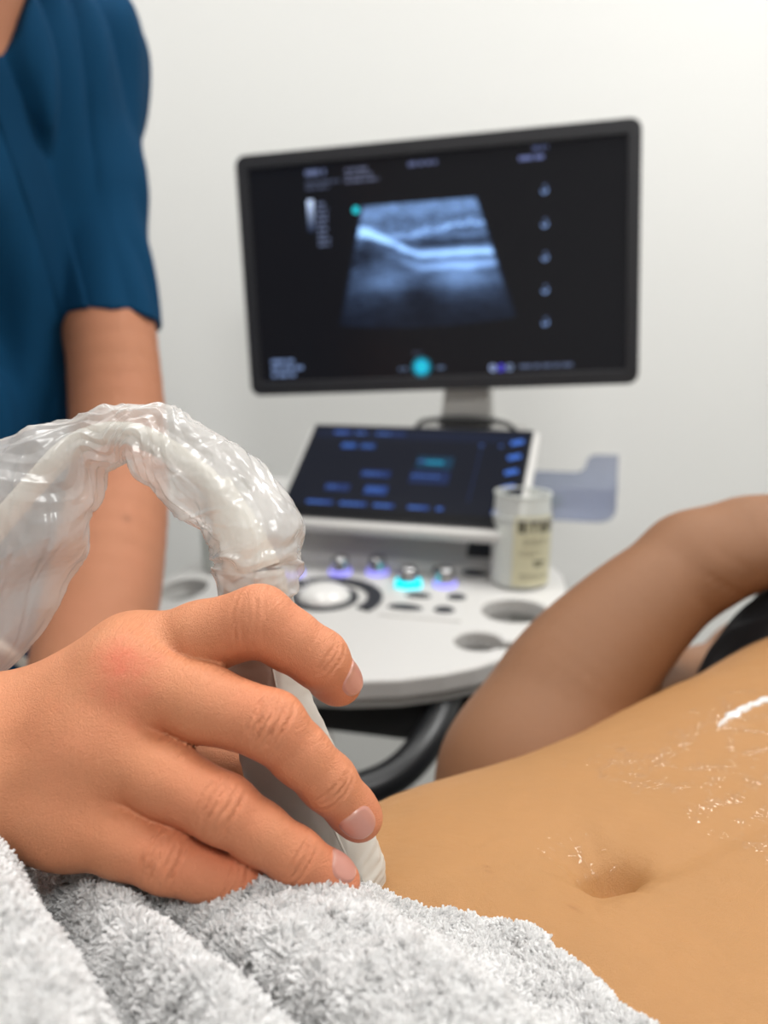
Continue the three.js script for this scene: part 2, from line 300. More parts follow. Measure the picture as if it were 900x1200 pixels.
// couch under the patient
{
  const turn = Math.atan2(-AX.z, AX.x), t = thing('examination_couch', 'black padded examination couch under the lying patient', 'couch', V(onBody(0, 0, 0).x, 0, onBody(0, 0, 0).z), turn);
  part('mattress', box(1.95, 0.09, 0.62, 0.0, COUCH - 0.045, 0.0, 0.03), M.couch, t);
  part('frame', box(1.8, 0.05, 0.5, 0.0, COUCH - 0.118, 0, 0.01), M.whiteMetal, t);
  for (const [x, z] of [[-0.8, -0.2], [-0.8, 0.2], [0.8, -0.2], [0.8, 0.2]]) part('leg', cyl(0.022, 0.022, COUCH - 0.14, x, 0, z), M.whiteMetal, t);
}
const patient = thing('person', 'lying person with bared belly, one forearm bent up onto a black top', 'person');
{
  // far arm: elbow beside the waist, forearm rising to the wrist, hand resting on the black top; then the parts out of the frame
  const E = V(0.0869, 0.8861, -0.4877), F1 = V(0.1199, 0.9311, -0.5171), F2 = V(0.1675, 0.976, -0.5383), W = V(0.212, 1.007, -0.5527), H1 = V(0.2397, 1.0198, -0.5532), H2 = V(0.266, 1.0304, -0.5472);
  const arm = smoothChain([[E.clone().lerp(F1, -0.35), 0.042], [E, 0.0465], [F1, 0.0455], [F2, 0.0375], [W, 0.0305]]);
  const sty = ball(V(0.1988, 1.0141, -0.5572), 0.0185);
  const hand = union([bone(W, H1, 0.0265, 0.0255), bone(H1, H2, 0.0255, 0.023), bone(V(0.2153, 1.0042, -0.5368), V(0.248, 1.0154, -0.5289), 0.02, 0.017)], 0.018);
  const fingers = [0, 1, 2, 3].map((i) => { const b = H2.clone().add(V(0.012, 0.012 - i * 0.012, 0.012 * i - 0.01)); return chain([[b, 0.0095], [b.clone().add(V(0.036, 0.008, 0.012)), 0.009], [b.clone().add(V(0.058, -0.004, 0.024)), 0.008], [b.clone().add(V(0.07, -0.02, 0.034)), 0.007]], 0.004); });
  const thumb = chain([[H1.clone().add(V(0.01, 0, 0.02)), 0.014], [H1.clone().add(V(0.045, -0.005, 0.045)), 0.011], [H1.clone().add(V(0.072, -0.014, 0.055)), 0.009]], 0.008);
  const S = onBody(0.44, -0.19, 0.86), upper = chain([[E, 0.050], [V(0.2222, 0.8774, -0.5931), 0.047], [S, 0.055]], 0.006);
  const S2 = onBody(0.44, 0.19, 0.86), arm2 = chain([[S2, 0.052], [onBody(0.16, 0.27, 0.815), 0.042], [onBody(-0.08, 0.30, 0.80), 0.03], [onBody(-0.16, 0.30, 0.795), 0.026]], 0.03);
  const neck = bone(onBody(0.42, 0, 0.88), onBody(0.56, 0, 0.885), 0.075, 0.052), girdle = bone(S, S2, 0.07, 0.07);
  const legs = [-1, 1].map((k) => chain([[onBody(-0.18, k * 0.085, 0.86), 0.088], [onBody(-0.55, k * 0.10, 0.835), 0.06], [onBody(-0.92, k * 0.10, 0.815), 0.037], [onBody(-0.97, k * 0.10, 0.87), 0.03]], 0.03));
  const head = headField(onBody(0.66, 0, 0.885), V(0.05, 1, 0), AX, 1.0);
  const armAll = union([arm, sty, upper], 0.02);
  const field = (x, y, z) => { let d = smin(armAll(x, y, z), hand(x, y, z), 0.014); let g = 1; for (const f of fingers) g = Math.min(g, f(x, y, z)); d = smin(d, g, 0.008); return smin(d, thumb(x, y, z), 0.01); };
  const crease = (x, y, z) => { const p = V(0.2136, 0.9983, -0.5255); const r = Math.hypot(x - p.x, y - p.y, z - p.z); return field(x, y, z) + 0.0016 * gauss(r, 0.016) * Math.pow(Math.max(0, Math.sin(((x - p.x) * 0.6 + (y - p.y)) * 330 + 1)), 4); };
  const bb = boundsOf([E, W, H2, V(0.2222, 0.8774, -0.5931)], 0.06); bb.max.x += 0.06;
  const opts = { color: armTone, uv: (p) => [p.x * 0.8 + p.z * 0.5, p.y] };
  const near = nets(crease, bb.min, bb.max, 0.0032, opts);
  const rest = union([bone(V(0.2222, 0.8774, -0.5931), S, 0.042, 0.052), girdle, neck, arm2, ...legs], 0.03);
  const restBox = boundsOf([onBody(-1.0, -0.32, COUCH + 0.05), onBody(-1.0, 0.32, 0.92), onBody(0.56, -0.3, 0.95), onBody(0.56, 0.3, 0.95)], 0.08); restBox.min.y = COUCH - 0.001;
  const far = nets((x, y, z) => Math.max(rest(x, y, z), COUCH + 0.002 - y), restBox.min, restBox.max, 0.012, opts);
  const hc = onBody(0.66, 0, 0.885), hb = boundsOf([hc], 0.14), headGeo = nets(head.f, hb.min, hb.max, 0.004, { ...opts, color: (p) => head.tone(p, bellyTone(p)) });
  const belly = paint(trunkGeo(-0.30, 0.47, 560, 330), bellyTone);
  part('body', mergeGeometries([belly, near, far, headGeo]), M.skinBelly, patient);
  part('hair', nets(head.hair, hb.min, hb.max, 0.005), M.hair, patient, 'dark hair');
  // black top pushed up to the ribs: bunched folds along its lower hem
  const bunch = (s, th) => {
    const x = (s - HEM) / 0.05, sn = Math.max(0, Math.sin(th));
    const fold = 0.5 + 0.5 * Math.sin(s * 330 + 2.2 * n3(th * 1.6, s * 8, 3) + Math.cos(th) * 2);
    return 0.003 + smooth(0, 0.5, x) * (0.006 + 0.010 * sn) + 0.0045 * fold * smooth(0.0, 0.25, x) * smooth(2.6, 1.2, x) - 0.003 * smooth(0.12, 0, x);
  };
  const HEM = 0.268;
  part('black_top', trunkGeo(HEM, 0.475, 170, 220, bunch), M.black, patient, 'black top pushed up above the belly');
}

// ---------------------------------------------------------------- towel
const TOWEL_EDGE = -0.0505;
function towelY(s, t) {
  const a = halfWidth(s) + 0.06, q = Math.min(1, Math.abs(t / a)), up = Math.pow(1 - Math.pow(q, 4), 1 / 3);
  let y = lerp(COUCH + 0.006, topY(s) + 0.004, up);
  const tf = -0.027 - 0.5 * Math.max(0, -0.09 - s), far = smooth(tf - 0.026, tf - 0.006, t), near = smooth(0.2, 0.1, t), w = far * near;
  const wob = 0.006 * n3(t * 9, s * 5, 11), x = s + wob;
  y += 0.004 + w * 0.032 * Math.exp(-Math.pow(Math.abs(x + 0.122 - 0.10 * t) / 0.034, 3));
  y += w * (0.025 + 0.005 * n3(t * 12, 0, 3)) * gauss(x + 0.160 - 0.10 * t, 0.0105);
  y -= w * 0.013 * gauss(x + 0.1435 - 0.25 * t, 0.0042) * smooth(-0.045, -0.02, t) * smooth(0.07, 0.02, t);
  y -= 0.022 * gauss(s + 0.171, 0.0075) * gauss(t + 0.062, 0.026);
  y += w * 0.056 * smooth(-0.167, -0.193, x + 0.03 * t);
  y += 0.0016 * n3(s * 45, t * 45, 8) + 0.0008 * n3(s * 120, t * 120, 9);
  return y;
}
{
  const towel = thing('towel', 'light grey terry towel bunched across the hips under the hand', 'towel');
  const R = 0.005, EDGE = (t) => TOWEL_EDGE - 0.65 * Math.max(0, Math.min(0.016 - t, 0.09)) + 0.002 * n3(t * 14, 3, 1) + 0.0012 * n3(t * 60, 3, 4);
  const point = (a, b) => {
    const t = lerp(-0.33, 0.33, b), e = EDGE(t), k = a * 1.04;
    if (k <= 1) { const s = e - 0.5 * Math.pow(1 - k, 1.7); return onBody(s, t, towelY(s, t) + (s > e - R ? -R + Math.sqrt(Math.max(0, R * R - (s - e + R) ** 2)) : 0)); }
    return onBody(e - (k - 1) * 0.3, t, Math.min(towelY(e, t) - R - (k - 1) * 0.12, towelY(e, t) - R));
  };
  const g = gridGeo(420, 420, point);
  part('cloth', g, M.cloth, towel);
  // terry loops: short bent yarns standing on the cloth where it is close to us
  const yarn = new THREE.TubeGeometry(new THREE.CatmullRomCurve3([V(0, -0.0008, 0), V(0.0001, 0.0012, 0), V(0.0007, 0.0025, 0.0001), V(0.0017, 0.0033, 0.0002)]), 4, 0.00046, 5, false);
  const COUNT = 265000, loops = new THREE.InstancedMesh(yarn, M.towel, COUNT), q = new THREE.Quaternion(), q2 = new THREE.Quaternion(), m = new THREE.Matrix4(), UP = V(0, 1, 0), col = new THREE.Color();
  for (let i = 0; i < COUNT; i++) {
    const t = lerp(-0.12, 0.17, rnd()), e = EDGE(t), s = e - 0.22 * Math.pow(rnd(), 1.15) - 0.0004, h = 0.0012;
    const y = towelY(s, t), n = V(-(towelY(s + h, t) - towelY(s - h, t)) / (2 * h), 1, -(towelY(s, t + h) - towelY(s, t - h)) / (2 * h));
    const edge = s > e - R ? -R + Math.sqrt(Math.max(0, R * R - (s - e + R) ** 2)) : 0; if (s > e - R) n.x += (s - e + R) / R * 1.6;
    const w = V(AX.x * n.x + AC.x * n.z, n.y, AX.z * n.x + AC.z * n.z).normalize();
    const clump = n3b(s * 260, t * 260, 1), lean = V(n3(s * 190, t * 190, 21), 0, n3(s * 190, t * 190, 47)).multiplyScalar(0.8).add(V(rnd() - 0.5, 0, rnd() - 0.5).multiplyScalar(0.6));
    q.setFromUnitVectors(UP, w.add(lean).normalize()); q2.setFromAxisAngle(UP, 3 * n3b(s * 120, t * 120, 77) + rnd() * 3); q.multiply(q2);
    const k = 0.85 + 0.35 * rnd() + 0.25 * clump;
    m.compose(onBody(s, t, y + edge), q, V(1, k, 1)); loops.setMatrixAt(i, m);
    const c = 0.93 + 0.14 * rnd(); loops.setColorAt(i, col.setRGB(c, c, c));
  }
  prep(loops); loops.name = 'terry_loops'; loops.userData.kind = 'stuff'; towel.add(loops);
}

// ---------------------------------------------------------------- gel on the belly
{
  const film = (s0, s1, t0, t1, n, thick) => gridGeo(n, n, (a, b) => { const s = lerp(s0, s1, a), t = lerp(t0, t1, b); return onBody(s, t, skinY(s, t) + thick(s, t, Math.min(a, 1 - a, b, 1 - b))); });
  single('gel_smear', film(0.035, 0.19, -0.075, 0.055, 440, (s, t, e) => {
    const r = Math.pow(1 - Math.abs(n3(s * 26, t * 34, 31)), 3) * 0.0012 + 0.0007 * n3b(s * 90, t * 110, 7) + 0.00045 * n3(s * 300, t * 300, 2); return (0.6 * r + 0.00042 * n3b(s * 380, t * 380, 12)) * smooth(0, 0.12, e) - 0.00046 - 0.002 * smooth(0.06, 0, e);
  }), M.gel, 'thin clear gel spread on the belly beside the navel', 'gel');
  single('gel_smear', film(-0.014, 0.014, -0.028, 0.0, 160, (s, t, e) => 0.0012 * n3b(s * 200, t * 200, 5) + 0.0008 * gauss(Math.hypot(s, t + 0.013), 0.008) - 0.0007 - 0.002 * smooth(0.12, 0, e)), M.gel, 'small wet dab of gel inside the navel', 'gel');
  const path = [V(0.1568, 0.9845, -0.3748), V(0.1673, 0.986, -0.3853), V(0.1751, 0.9865, -0.3905), V(0.184, 0.987, -0.3957), V(0.1963, 0.9871, -0.4009), V(0.2193, 0.9856, -0.4057)].map(toBody);
  const cv = new THREE.CatmullRomCurve3(path.map(([s, t]) => V(s, 0, t)));
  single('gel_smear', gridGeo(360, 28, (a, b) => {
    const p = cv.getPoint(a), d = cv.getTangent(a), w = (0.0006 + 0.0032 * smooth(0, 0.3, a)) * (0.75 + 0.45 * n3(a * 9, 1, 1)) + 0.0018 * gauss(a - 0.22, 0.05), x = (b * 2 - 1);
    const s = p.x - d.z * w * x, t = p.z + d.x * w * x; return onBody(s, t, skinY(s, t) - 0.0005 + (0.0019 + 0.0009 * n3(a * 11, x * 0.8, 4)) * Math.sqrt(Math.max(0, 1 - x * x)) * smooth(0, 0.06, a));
  }), M.gelThick, 'glossy streak of clear gel near the black top, its highlight put in as white colour', 'gel');
}

// ---------------------------------------------------------------- the sonographer
const sono = thing('person', 'person in dark blue scrubs pressing a wrapped probe to the belly', 'person');
const DORSAL = V(0, 0.196, 0.98);
// right hand: knuckle, middle joint, end joint, tip of each finger with radii
const FINGERS = [
  { j: [V(-0.0806, 1.0494, -0.2613), V(-0.0383, 1.066, -0.2504), V(-0.0202, 1.053, -0.2519), V(-0.0146, 1.0422, -0.2589)], r: [0.0128, 0.0106, 0.0090, 0.0076], d: V(0.55, 0.35, 0.75), nail: [V(0.80, 0.22, 0.55), 0.0118, 0.0108, 0.0008] },
  { j: [V(-0.0786, 1.0483, -0.2469), V(-0.0327, 1.0406, -0.231), V(-0.0169, 1.0205, -0.2352), V(-0.0077, 1.0053, -0.2408)], r: [0.0132, 0.0099, 0.0084, 0.0074], d: V(0.1, 0.4, 0.9), nail: [V(0.06, 0.25, 0.97), 0.0118, 0.0110, 0.0] },
  { j: [V(-0.0865, 1.0316, -0.2374), V(-0.0455, 1.02, -0.2208), V(-0.0258, 1.0046, -0.2218), V(-0.0139, 0.993, -0.2266)], r: [0.0128, 0.0094, 0.0079, 0.0069], d: V(0.1, 0.5, 0.85), nail: [V(0.48, 0.82, 0.30), 0.0105, 0.0095, 0.0] },
  { j: [V(-0.0927, 1.0126, -0.2295), V(-0.0612, 1.0059, -0.217), V(-0.0439, 0.9983, -0.2185), V(-0.032, 0.9907, -0.2231)], r: [0.0125, 0.0084, 0.0071, 0.0062], d: V(0.0, 0.6, 0.8), nail: [V(0.0, 0.72, -0.68), 0.0085, 0.008, 0.0] },
];
const WRIST = V(-0.1466, 1.0109, -0.2516), ELBOW_R = V(-0.3686, 1.0755, -0.3726), SHOULDER_R = V(-0.429, 1.2849, -0.5878);
const handRest = (() => {
  const bases = [V(-0.1426, 1.0122, -0.2662), V(-0.137, 1.0149, -0.2524), V(-0.1327, 1.0121, -0.2457), V(-0.1323, 1.006, -0.2466)];
  const palm = union([...FINGERS.map((f, i) => bone(bases[i], f.j[0], 0.0155, f.r[0])), bone(FINGERS[1].j[0], FINGERS[2].j[0], 0.0115, 0.0115), bone(FINGERS[2].j[0], FINGERS[3].j[0], 0.0115, 0.0115),
    bone(V(-0.1225, 1.0103, -0.2627), V(-0.0986, 1.0135, -0.2685), 0.020, 0.014)], 0.014);
  const wrist = union([bone(WRIST, bases[1], 0.0235, 0.020), bone(WRIST, bases[2], 0.0235, 0.019), bone(WRIST, ELBOW_R, 0.0245, 0.043)], 0.02);
  const thumb = chain([[V(-0.1401, 1.0098, -0.2759), 0.017], [V(-0.1115, 1.0066, -0.2915), 0.0150], [V(-0.0778, 0.9994, -0.2937), 0.0118], [V(-0.0576, 0.9961, -0.292), 0.0105]], 0.008);
  const web = bone(FINGERS[0].j[0], V(-0.1115, 1.0066, -0.2915), 0.009, 0.012);
  const vein = chain([[V(-0.1127, 1.0267, -0.2425).addScaledVector(DORSAL, 0.002), 0.0018], [V(-0.1017, 1.0375, -0.2447).addScaledVector(DORSAL, 0.0035), 0.0022], [V(-0.0927, 1.0434, -0.2459).addScaledVector(DORSAL, 0.003), 0.0016]], 0.004);
  const tendons = [1, 2].map((i) => { const a = FINGERS[i].j[0], b = bases[i]; return bone(a.clone().addScaledVector(DORSAL, 0.0105), b.clone().addScaledVector(DORSAL, 0.0135), 0.0022, 0.0018); });
  const knob = FINGERS.map((f, i) => ball(f.j[0].clone().addScaledVector(DORSAL, [0.001, 0.0035, 0.002, 0.001][i]), f.r[0] * 0.93));
  const palmAll = (x, y, z) => { let d = smin(palm(x, y, z), wrist(x, y, z), 0.02); d = smin(d, web(x, y, z), 0.014); d = smin(d, thumb(x, y, z), 0.010); for (const k of knob) d = smin(d, k(x, y, z), 0.006); for (const t of tendons) d = smin(d, t(x, y, z), 0.008); return smin(d, vein(x, y, z), 0.005); };
  return palmAll;
})();
// each finger: three tapered bones, thicker at its joints, soft pad under the tip
const fingerFields = FINGERS.map((f) => {
  const [a, b, c, e] = f.j, [ra, rb, rc, re] = f.r, m1 = a.clone().lerp(b, 0.55), m2 = b.clone().lerp(c, 0.5);
  const ch = chain([[a, ra * 0.97], [m1, (ra + rb) * 0.5 * 0.97], [b, rb], [m2, (rb + rc) * 0.5 * 0.955], [c, rc], [e, re]], 0.003);
  const pad = ball(c.clone().lerp(e, 0.72).addScaledVector(f.d.clone().normalize(), -0.0018), re * 0.98);
  return (x, y, z) => smin(ch(x, y, z), pad(x, y, z), 0.003);
});
const creases = [];
FINGERS.forEach((f, i) => {
  for (const k of [1, 2]) {
    const p = f.j[k], dir = f.j[k + 1].clone().sub(f.j[k - 1]).normalize(), n = f.d.clone().addScaledVector(dir, -f.d.dot(dir)).normalize(), side = dir.clone().cross(n);
    creases.push({ p, dir, n, side, r: f.r[k], k, rows: k === 1 ? [-0.0050, -0.0026, -0.0004, 0.0022, 0.0046] : [-0.0024, -0.0002, 0.0020], deep: (k === 1 ? 0.0011 : 0.0010) * (i === 0 ? 0.6 : 1) });
  }
});
function creaseAt(x, y, z) {
  let d = 0;
  for (const c of creases) {
    const dx = x - c.p.x, dy = y - c.p.y, dz = z - c.p.z; if (dx * dx + dy * dy + dz * dz > 0.0004) continue;
    const n = dx * c.n.x + dy * c.n.y + dz * c.n.z; if (n < 0) continue;
    const u = dx * c.dir.x + dy * c.dir.y + dz * c.dir.z, w = dx * c.side.x + dy * c.side.y + dz * c.side.z, fade = smooth(c.r * 1.0, c.r * 0.35, Math.abs(w)) * smooth(0.008, 0.004, Math.abs(u)) * smooth(0, 0.003, n);
    const uu = u + 0.00045 * n3(w * 110, u * 60, c.p.x * 90), bow = 14 * w * w;
    for (const r of c.rows) d += c.deep * fade * (0.8 + 0.35 * n3b(r * 900, w * 120, c.p.y * 50)) * gauss(uu - r - Math.sign(r + 0.0006) * -bow, 0.00062);
  }
  return d;
}
const handField = (x, y, z) => {
  let f = 1; for (const g of fingerFields) { const d = g(x, y, z); f = f > 0.9 ? d : smin(f, d, 0.0012); }
  return smin(handRest(x, y, z), f, 0.0048) + (f < 0.004 ? creaseAt(x, y, z) : 0);
};
const handTone = (p) => {
  const m = 0.6 * n3(p.x * 45, p.y * 45, p.z * 45) + 0.35 * n3b(p.x * 160, p.y * 160, p.z * 160) + 0.3 * n3(p.x * 700, p.y * 700, p.z * 700);
  let red = 0.10 * m;
  red += (0.62 + 0.5 * m) * gauss(p.distanceTo(KNUCKLE) * (1 + 0.3 * n3(p.x * 120, p.y * 120, 3)), 0.0108) + 0.35 * gauss(p.distanceTo(FINGERS[2].j[0]), 0.018);
  FINGERS.forEach((f, i) => { red += 0.38 * gauss(p.distanceTo(f.j[1]), 0.015) + 0.28 * gauss(p.distanceTo(f.j[2]), 0.011) + 0.45 * gauss(p.distanceTo(f.j[3]), 0.013); });
  red = clamp(red, -0.15, 1.1); const k = 1 + 0.03 * m;
  return [0.70 * k * (1 + 0.02 * red), 0.284 * k * (1 - 0.30 * red), 0.140 * k * (1 - 0.24 * red)];
};
const KNUCKLE = V(-0.0746, 1.0575, -0.2334);
{
  const pts = FINGERS.flatMap((f) => f.j).concat([WRIST, V(-0.1401, 1.0098, -0.2759), V(-0.0576, 0.9961, -0.292)]), bb = boundsOf(pts, 0.022); bb.min.x = WRIST.x - 0.012;
  const hu = FINGERS[1].j[1].clone().sub(WRIST).normalize(), hv = V(0, 1, 0).addScaledVector(hu, -hu.y).normalize();
  const opts = { color: handTone, uv: (p) => [p.dot(hu), p.dot(hv)] };
  const handGeo = nets(handField, bb.min, bb.max, 0.00105, { ...opts, slack: 1.25 });

  // the rest of the body: right forearm and upper arm, trunk, left arm, neck and head
  const SL = V(-0.2804, 1.4219, -0.8905), NECK = V(-0.3689, 1.3835, -0.7605), HEAD = V(-0.3302, 1.5204, -0.7267);
  const T1a = V(-0.36, 1.362, -0.8582), T1b = V(-0.4096, 1.056, -0.797), T2a = V(-0.4352, 1.2631, -0.6752), T2b = V(-0.4828, 1.0666, -0.7074), HIPL = V(-0.4386, 0.8466, -0.8164), HIPR = V(-0.576, 0.8834, -0.7625);
  const trunkB = union([bone(T1a, T1b, 0.109, 0.112), bone(T2a, T2b, 0.095, 0.095), bone(T1b, HIPL, 0.1, 0.11), bone(T2b, HIPR, 0.095, 0.11), bone(T1a, T2a, 0.1, 0.09), bone(T1b, T2b, 0.1, 0.1), bone(HIPL, HIPR, 0.105, 0.105), bone(SL, NECK, 0.042, 0.05), bone(SHOULDER_R, NECK, 0.042, 0.05)], 0.06);
  const armL = smoothChain([[SL, 0.040], [V(-0.2736, 1.2953, -0.8448), 0.038], [V(-0.244, 1.1501, -0.7801), 0.0395], [V(-0.2286, 1.0456, -0.7287), 0.0415], [V(-0.2201, 0.9648, -0.6513), 0.0435], [V(-0.2205, 0.903, -0.5931), 0.0415], [V(-0.2158, 0.8487, -0.5313), 0.030]]);
  const LW = V(-0.2158, 0.8487, -0.5313), palmL = chain([[LW, 0.026], [V(-0.215, 0.8206, -0.5053), 0.022]], 0.02);
  const fingL = [-1.5, -0.5, 0.5, 1.5].map((k) => { const b = V(-0.215, 0.8206, -0.5053).add(V(k * 0.014, -0.006, 0)); return chain([[b, 0.0105], [b.clone().add(V(k * 0.004, -0.012, 0.034)), 0.0095], [b.clone().add(V(k * 0.004, -0.02, 0.066)), 0.0075]], 0.006); });
  const thumbL = chain([[LW.clone().add(V(0.02, -0.01, 0.01)), 0.014], [LW.clone().add(V(0.046, -0.03, 0.035)), 0.011], [LW.clone().add(V(0.052, -0.04, 0.062)), 0.009]], 0.008);
  const armR = union([bone(WRIST, ELBOW_R, 0.0245, 0.043), bone(ELBOW_R, SHOULDER_R, 0.042, 0.046)], 0.02);
  const neck = bone(NECK, HEAD, 0.056, 0.05), head = headField(HEAD, V(0.55, -0.45, 0.72), V(0.3, 1, 0.25), 1.02);
  const skin = (p) => { const m = 0.5 * n3(p.x * 24, p.y * 24, p.z * 24) + 0.3 * n3b(p.x * 120, p.y * 120, p.z * 120), k = 1 + 0.04 * m; const d = 1 - 0.45 * gauss(p.distanceTo(MOLE), 0.003); return [0.56 * k * d, 0.236 * k * d * (1 - 0.02 * m), 0.127 * k * d]; }, MOLE = V(-0.2005, 1.014, -0.65);
  const upper = (x, y, z) => smin(smin(smin(trunkB(x, y, z) + 0.012, armL(x, y, z), 0.03), neck(x, y, z), 0.03), armR(x, y, z), 0.03);
  const fineL = (x, y, z) => { let d = smin(armL(x, y, z), palmL(x, y, z), 0.015); for (const f of fingL) d = smin(d, f(x, y, z), 0.006); return smin(d, thumbL(x, y, z), 0.01); };
  const arms = { color: skin, uv: (p) => [p.x * 0.7 + p.z * 0.7, p.y] };
  const lb = boundsOf([V(-0.2488, 1.2037, -0.8061), V(-0.2205, 0.903, -0.5931), LW, V(-0.215, 0.8206, -0.5053).add(V(0, -0.02, 0.066))], 0.055);
  const geoL = nets(fineL, lb.min, lb.max, 0.0038, arms);
  const ub = boundsOf([SL, NECK, SHOULDER_R, T1b, T2b, ELBOW_R, HIPL, HIPR], 0.12); ub.max.x = Math.min(ub.max.x, -0.15);
  const wristCut = (x, y, z) => Math.max(upper(x, y, z), x - (WRIST.x - 0.010));
  const fore = nets((x, y, z) => Math.max(armR(x, y, z), x - (WRIST.x - 0.008)), boundsOf([WRIST, ELBOW_R], 0.06).min, boundsOf([WRIST, ELBOW_R], 0.06).max, 0.004, arms);
  const legs = [HIPL, HIPR].map((h) => chain([[h, 0.08], [V(h.x, 0.5, h.z - 0.02), 0.055], [V(h.x, 0.12, h.z - 0.04), 0.036]], 0.03));
  const bodyGeo = nets(upper, ub.min, ub.max, 0.009, arms);
  const legBox = boundsOf([HIPL, HIPR, V(HIPL.x, 0.05, HIPL.z - 0.04)], 0.12), legGeo = nets(union(legs, 0.03), legBox.min, legBox.max, 0.012, arms);
  const hb = boundsOf([HEAD], 0.15), headGeo = nets(head.f, hb.min, hb.max, 0.0045, { ...arms, color: (p) => head.tone(p, skin(p)) });
  part('body', mergeGeometries([handGeo, fore, geoL, bodyGeo, legGeo, headGeo]), M.skinHand, sono);
  part('hair', nets(head.hair, hb.min, hb.max, 0.005), M.hair, sono, 'dark hair tied back');

  // fingernails: thin curved plates bedded on the finger tips
  FINGERS.forEach((f, fi) => {
    const [D0, len, wid, fwd] = f.nail, dir = f.j[3].clone().sub(f.j[2]).normalize(), D = D0.clone().addScaledVector(dir, -D0.dot(dir) * 0.9).normalize(), ax = dir.clone().addScaledVector(D, -dir.dot(D)).normalize(), side = ax.clone().cross(D);
    const c = f.j[3].clone().addScaledVector(ax, -0.0040 + fwd), cols = [];
    const g = gridGeo(22, 48, (a, b) => {
      const ph = b * 2 * Math.PI, cx = Math.cos(ph), sy = Math.sin(ph), k = Math.pow(Math.pow(Math.abs(cx), 2.7) + Math.pow(Math.abs(sy), 2.7), -1 / 2.7), x = a * cx * k, y = a * sy * k * (1 - 0.08 * x);
      const p = c.clone().addScaledVector(ax, x * len / 2).addScaledVector(side, y * wid / 2).addScaledVector(D, 0.014);
      let h = 0.014; for (let q = 0; q < 40; q++) { const d = Math.min(0.004, fingerFields[fi](p.x, p.y, p.z)) * 0.85; if (Math.abs(d) < 2e-5 || h - d < 0.0015) break; p.addScaledVector(D, -d); h -= d; }
      const edge = smooth(1, 0.86, a); p.addScaledVector(D, 0.00055 * edge - 0.0003 * (1 - edge) + 0.0005 * smooth(0.8, 1, x) * edge);
      const tip = smooth(0.80, 0.90, x), moon = smooth(-0.62, -0.85, x) * smooth(0.7, 0.3, Math.abs(y));
      cols.push(lerp(lerp(0.60, 0.63, moon), 0.66, tip), lerp(lerp(0.275, 0.33, moon), 0.43, tip), lerp(lerp(0.215, 0.26, moon), 0.33, tip));
      return p;
    });
    g.setAttribute('color', new THREE.Float32BufferAttribute(cols, 3));
    const n = g.attributes.normal; let s = 0; for (let i = 0; i < n.count; i++) s += n.getX(i) * D.x + n.getY(i) * D.y + n.getZ(i) * D.z;
    if (s < 0) { const ix = g.index.array; for (let i = 0; i < ix.length; i += 3) { const t = ix[i]; ix[i] = ix[i + 1]; ix[i + 1] = t; } g.computeVertexNormals(); }
    part('fingernail', g, M.nail, sono);
  });

  // scrub top
  const sleeve = chain([[SL, 0.0505], [V(-0.2736, 1.2953, -0.8448), 0.0450], [V(-0.2424, 1.1577, -0.7837), 0.0415]], 0.03);
  const sleeveR = bone(SHOULDER_R, ELBOW_R.clone().lerp(SHOULDER_R, 0.35), 0.055, 0.055);
  const hemN = V(0.02, -0.95, 0.26).normalize(), hemP = V(-0.2431, 1.1667, -0.7855);
  const hemNR = ELBOW_R.clone().sub(SHOULDER_R).normalize(), hemPR = SHOULDER_R.clone().lerp(ELBOW_R, 0.6);
  const plane = (p, n) => (x, y, z) => (x - p.x) * n.x + (y - p.y) * n.y + (z - p.z) * n.z;
  const cutL = plane(hemP, hemN), cutR = plane(hemPR, hemNR);
  const neckHole = union([bone(V(-0.3287, 1.4543, -0.7339), V(-0.3251, 1.4037, -0.7033), 0.058, 0.048), bone(V(-0.3251, 1.4037, -0.7033), V(-0.3261, 1.3386, -0.6699), 0.042, 0.012)], 0.02);
  const drape = (x, y, z) => { const w = n3(x * 13, y * 2.6, z * 13), v = n3b(x * 7 + y * 3, y * 4, z * 7); return 0.0095 * (1 - 2 * Math.abs(w)) + 0.005 * v + 0.0016 * n3(x * 34, y * 9, z * 34); };
  const shirt = (x, y, z) => {
    const body = trunkB(x, y, z) - 0.004, sl = Math.max(sleeve(x, y, z), cutL(x, y, z)), sr = Math.max(sleeveR(x, y, z), cutR(x, y, z));
    const f = drape(x, y, z); let d = smin(smin(body + 0.85 * f, sl + 0.22 * f, 0.018), sr, 0.03);
    return smax(d, -neckHole(x, y, z), 0.004);
  };
  const top = (x, y, z) => Math.max(shirt(x, y, z), 0.80 - y);
  const sb = boundsOf([SL, NECK, SHOULDER_R, T1b, T2b, hemP, hemPR, HIPL, HIPR], 0.14); sb.min.y = 0.79;
  const scrub = part('scrub_top', nets(top, sb.min, sb.max, 0.0033, { uv: (p) => [(p.x * 0.7 - p.z * 0.7) * 30, p.y * 30], slack: 1.9 }), M.scrubs, sono, 'dark blue short-sleeved scrub top');
  const low = boundsOf([HIPL, HIPR, V(HIPL.x, 0.1, HIPL.z)], 0.14);
  const trousers = union([...[HIPL, HIPR].map((h) => chain([[h, 0.105], [V(h.x, 0.5, h.z - 0.02), 0.078], [V(h.x, 0.06, h.z - 0.04), 0.066]], 0.03)), bone(HIPL, HIPR, 0.115, 0.115)], 0.04);
  part('scrub_trousers', nets((x, y, z) => Math.max(trousers(x, y, z) + 0.5 * drape(x, y, z), 0.05 - y), low.min, low.max, 0.01, { uv: (p) => [(p.x * 0.7 - p.z * 0.7) * 30, p.y * 30] }), M.scrubs, sono);
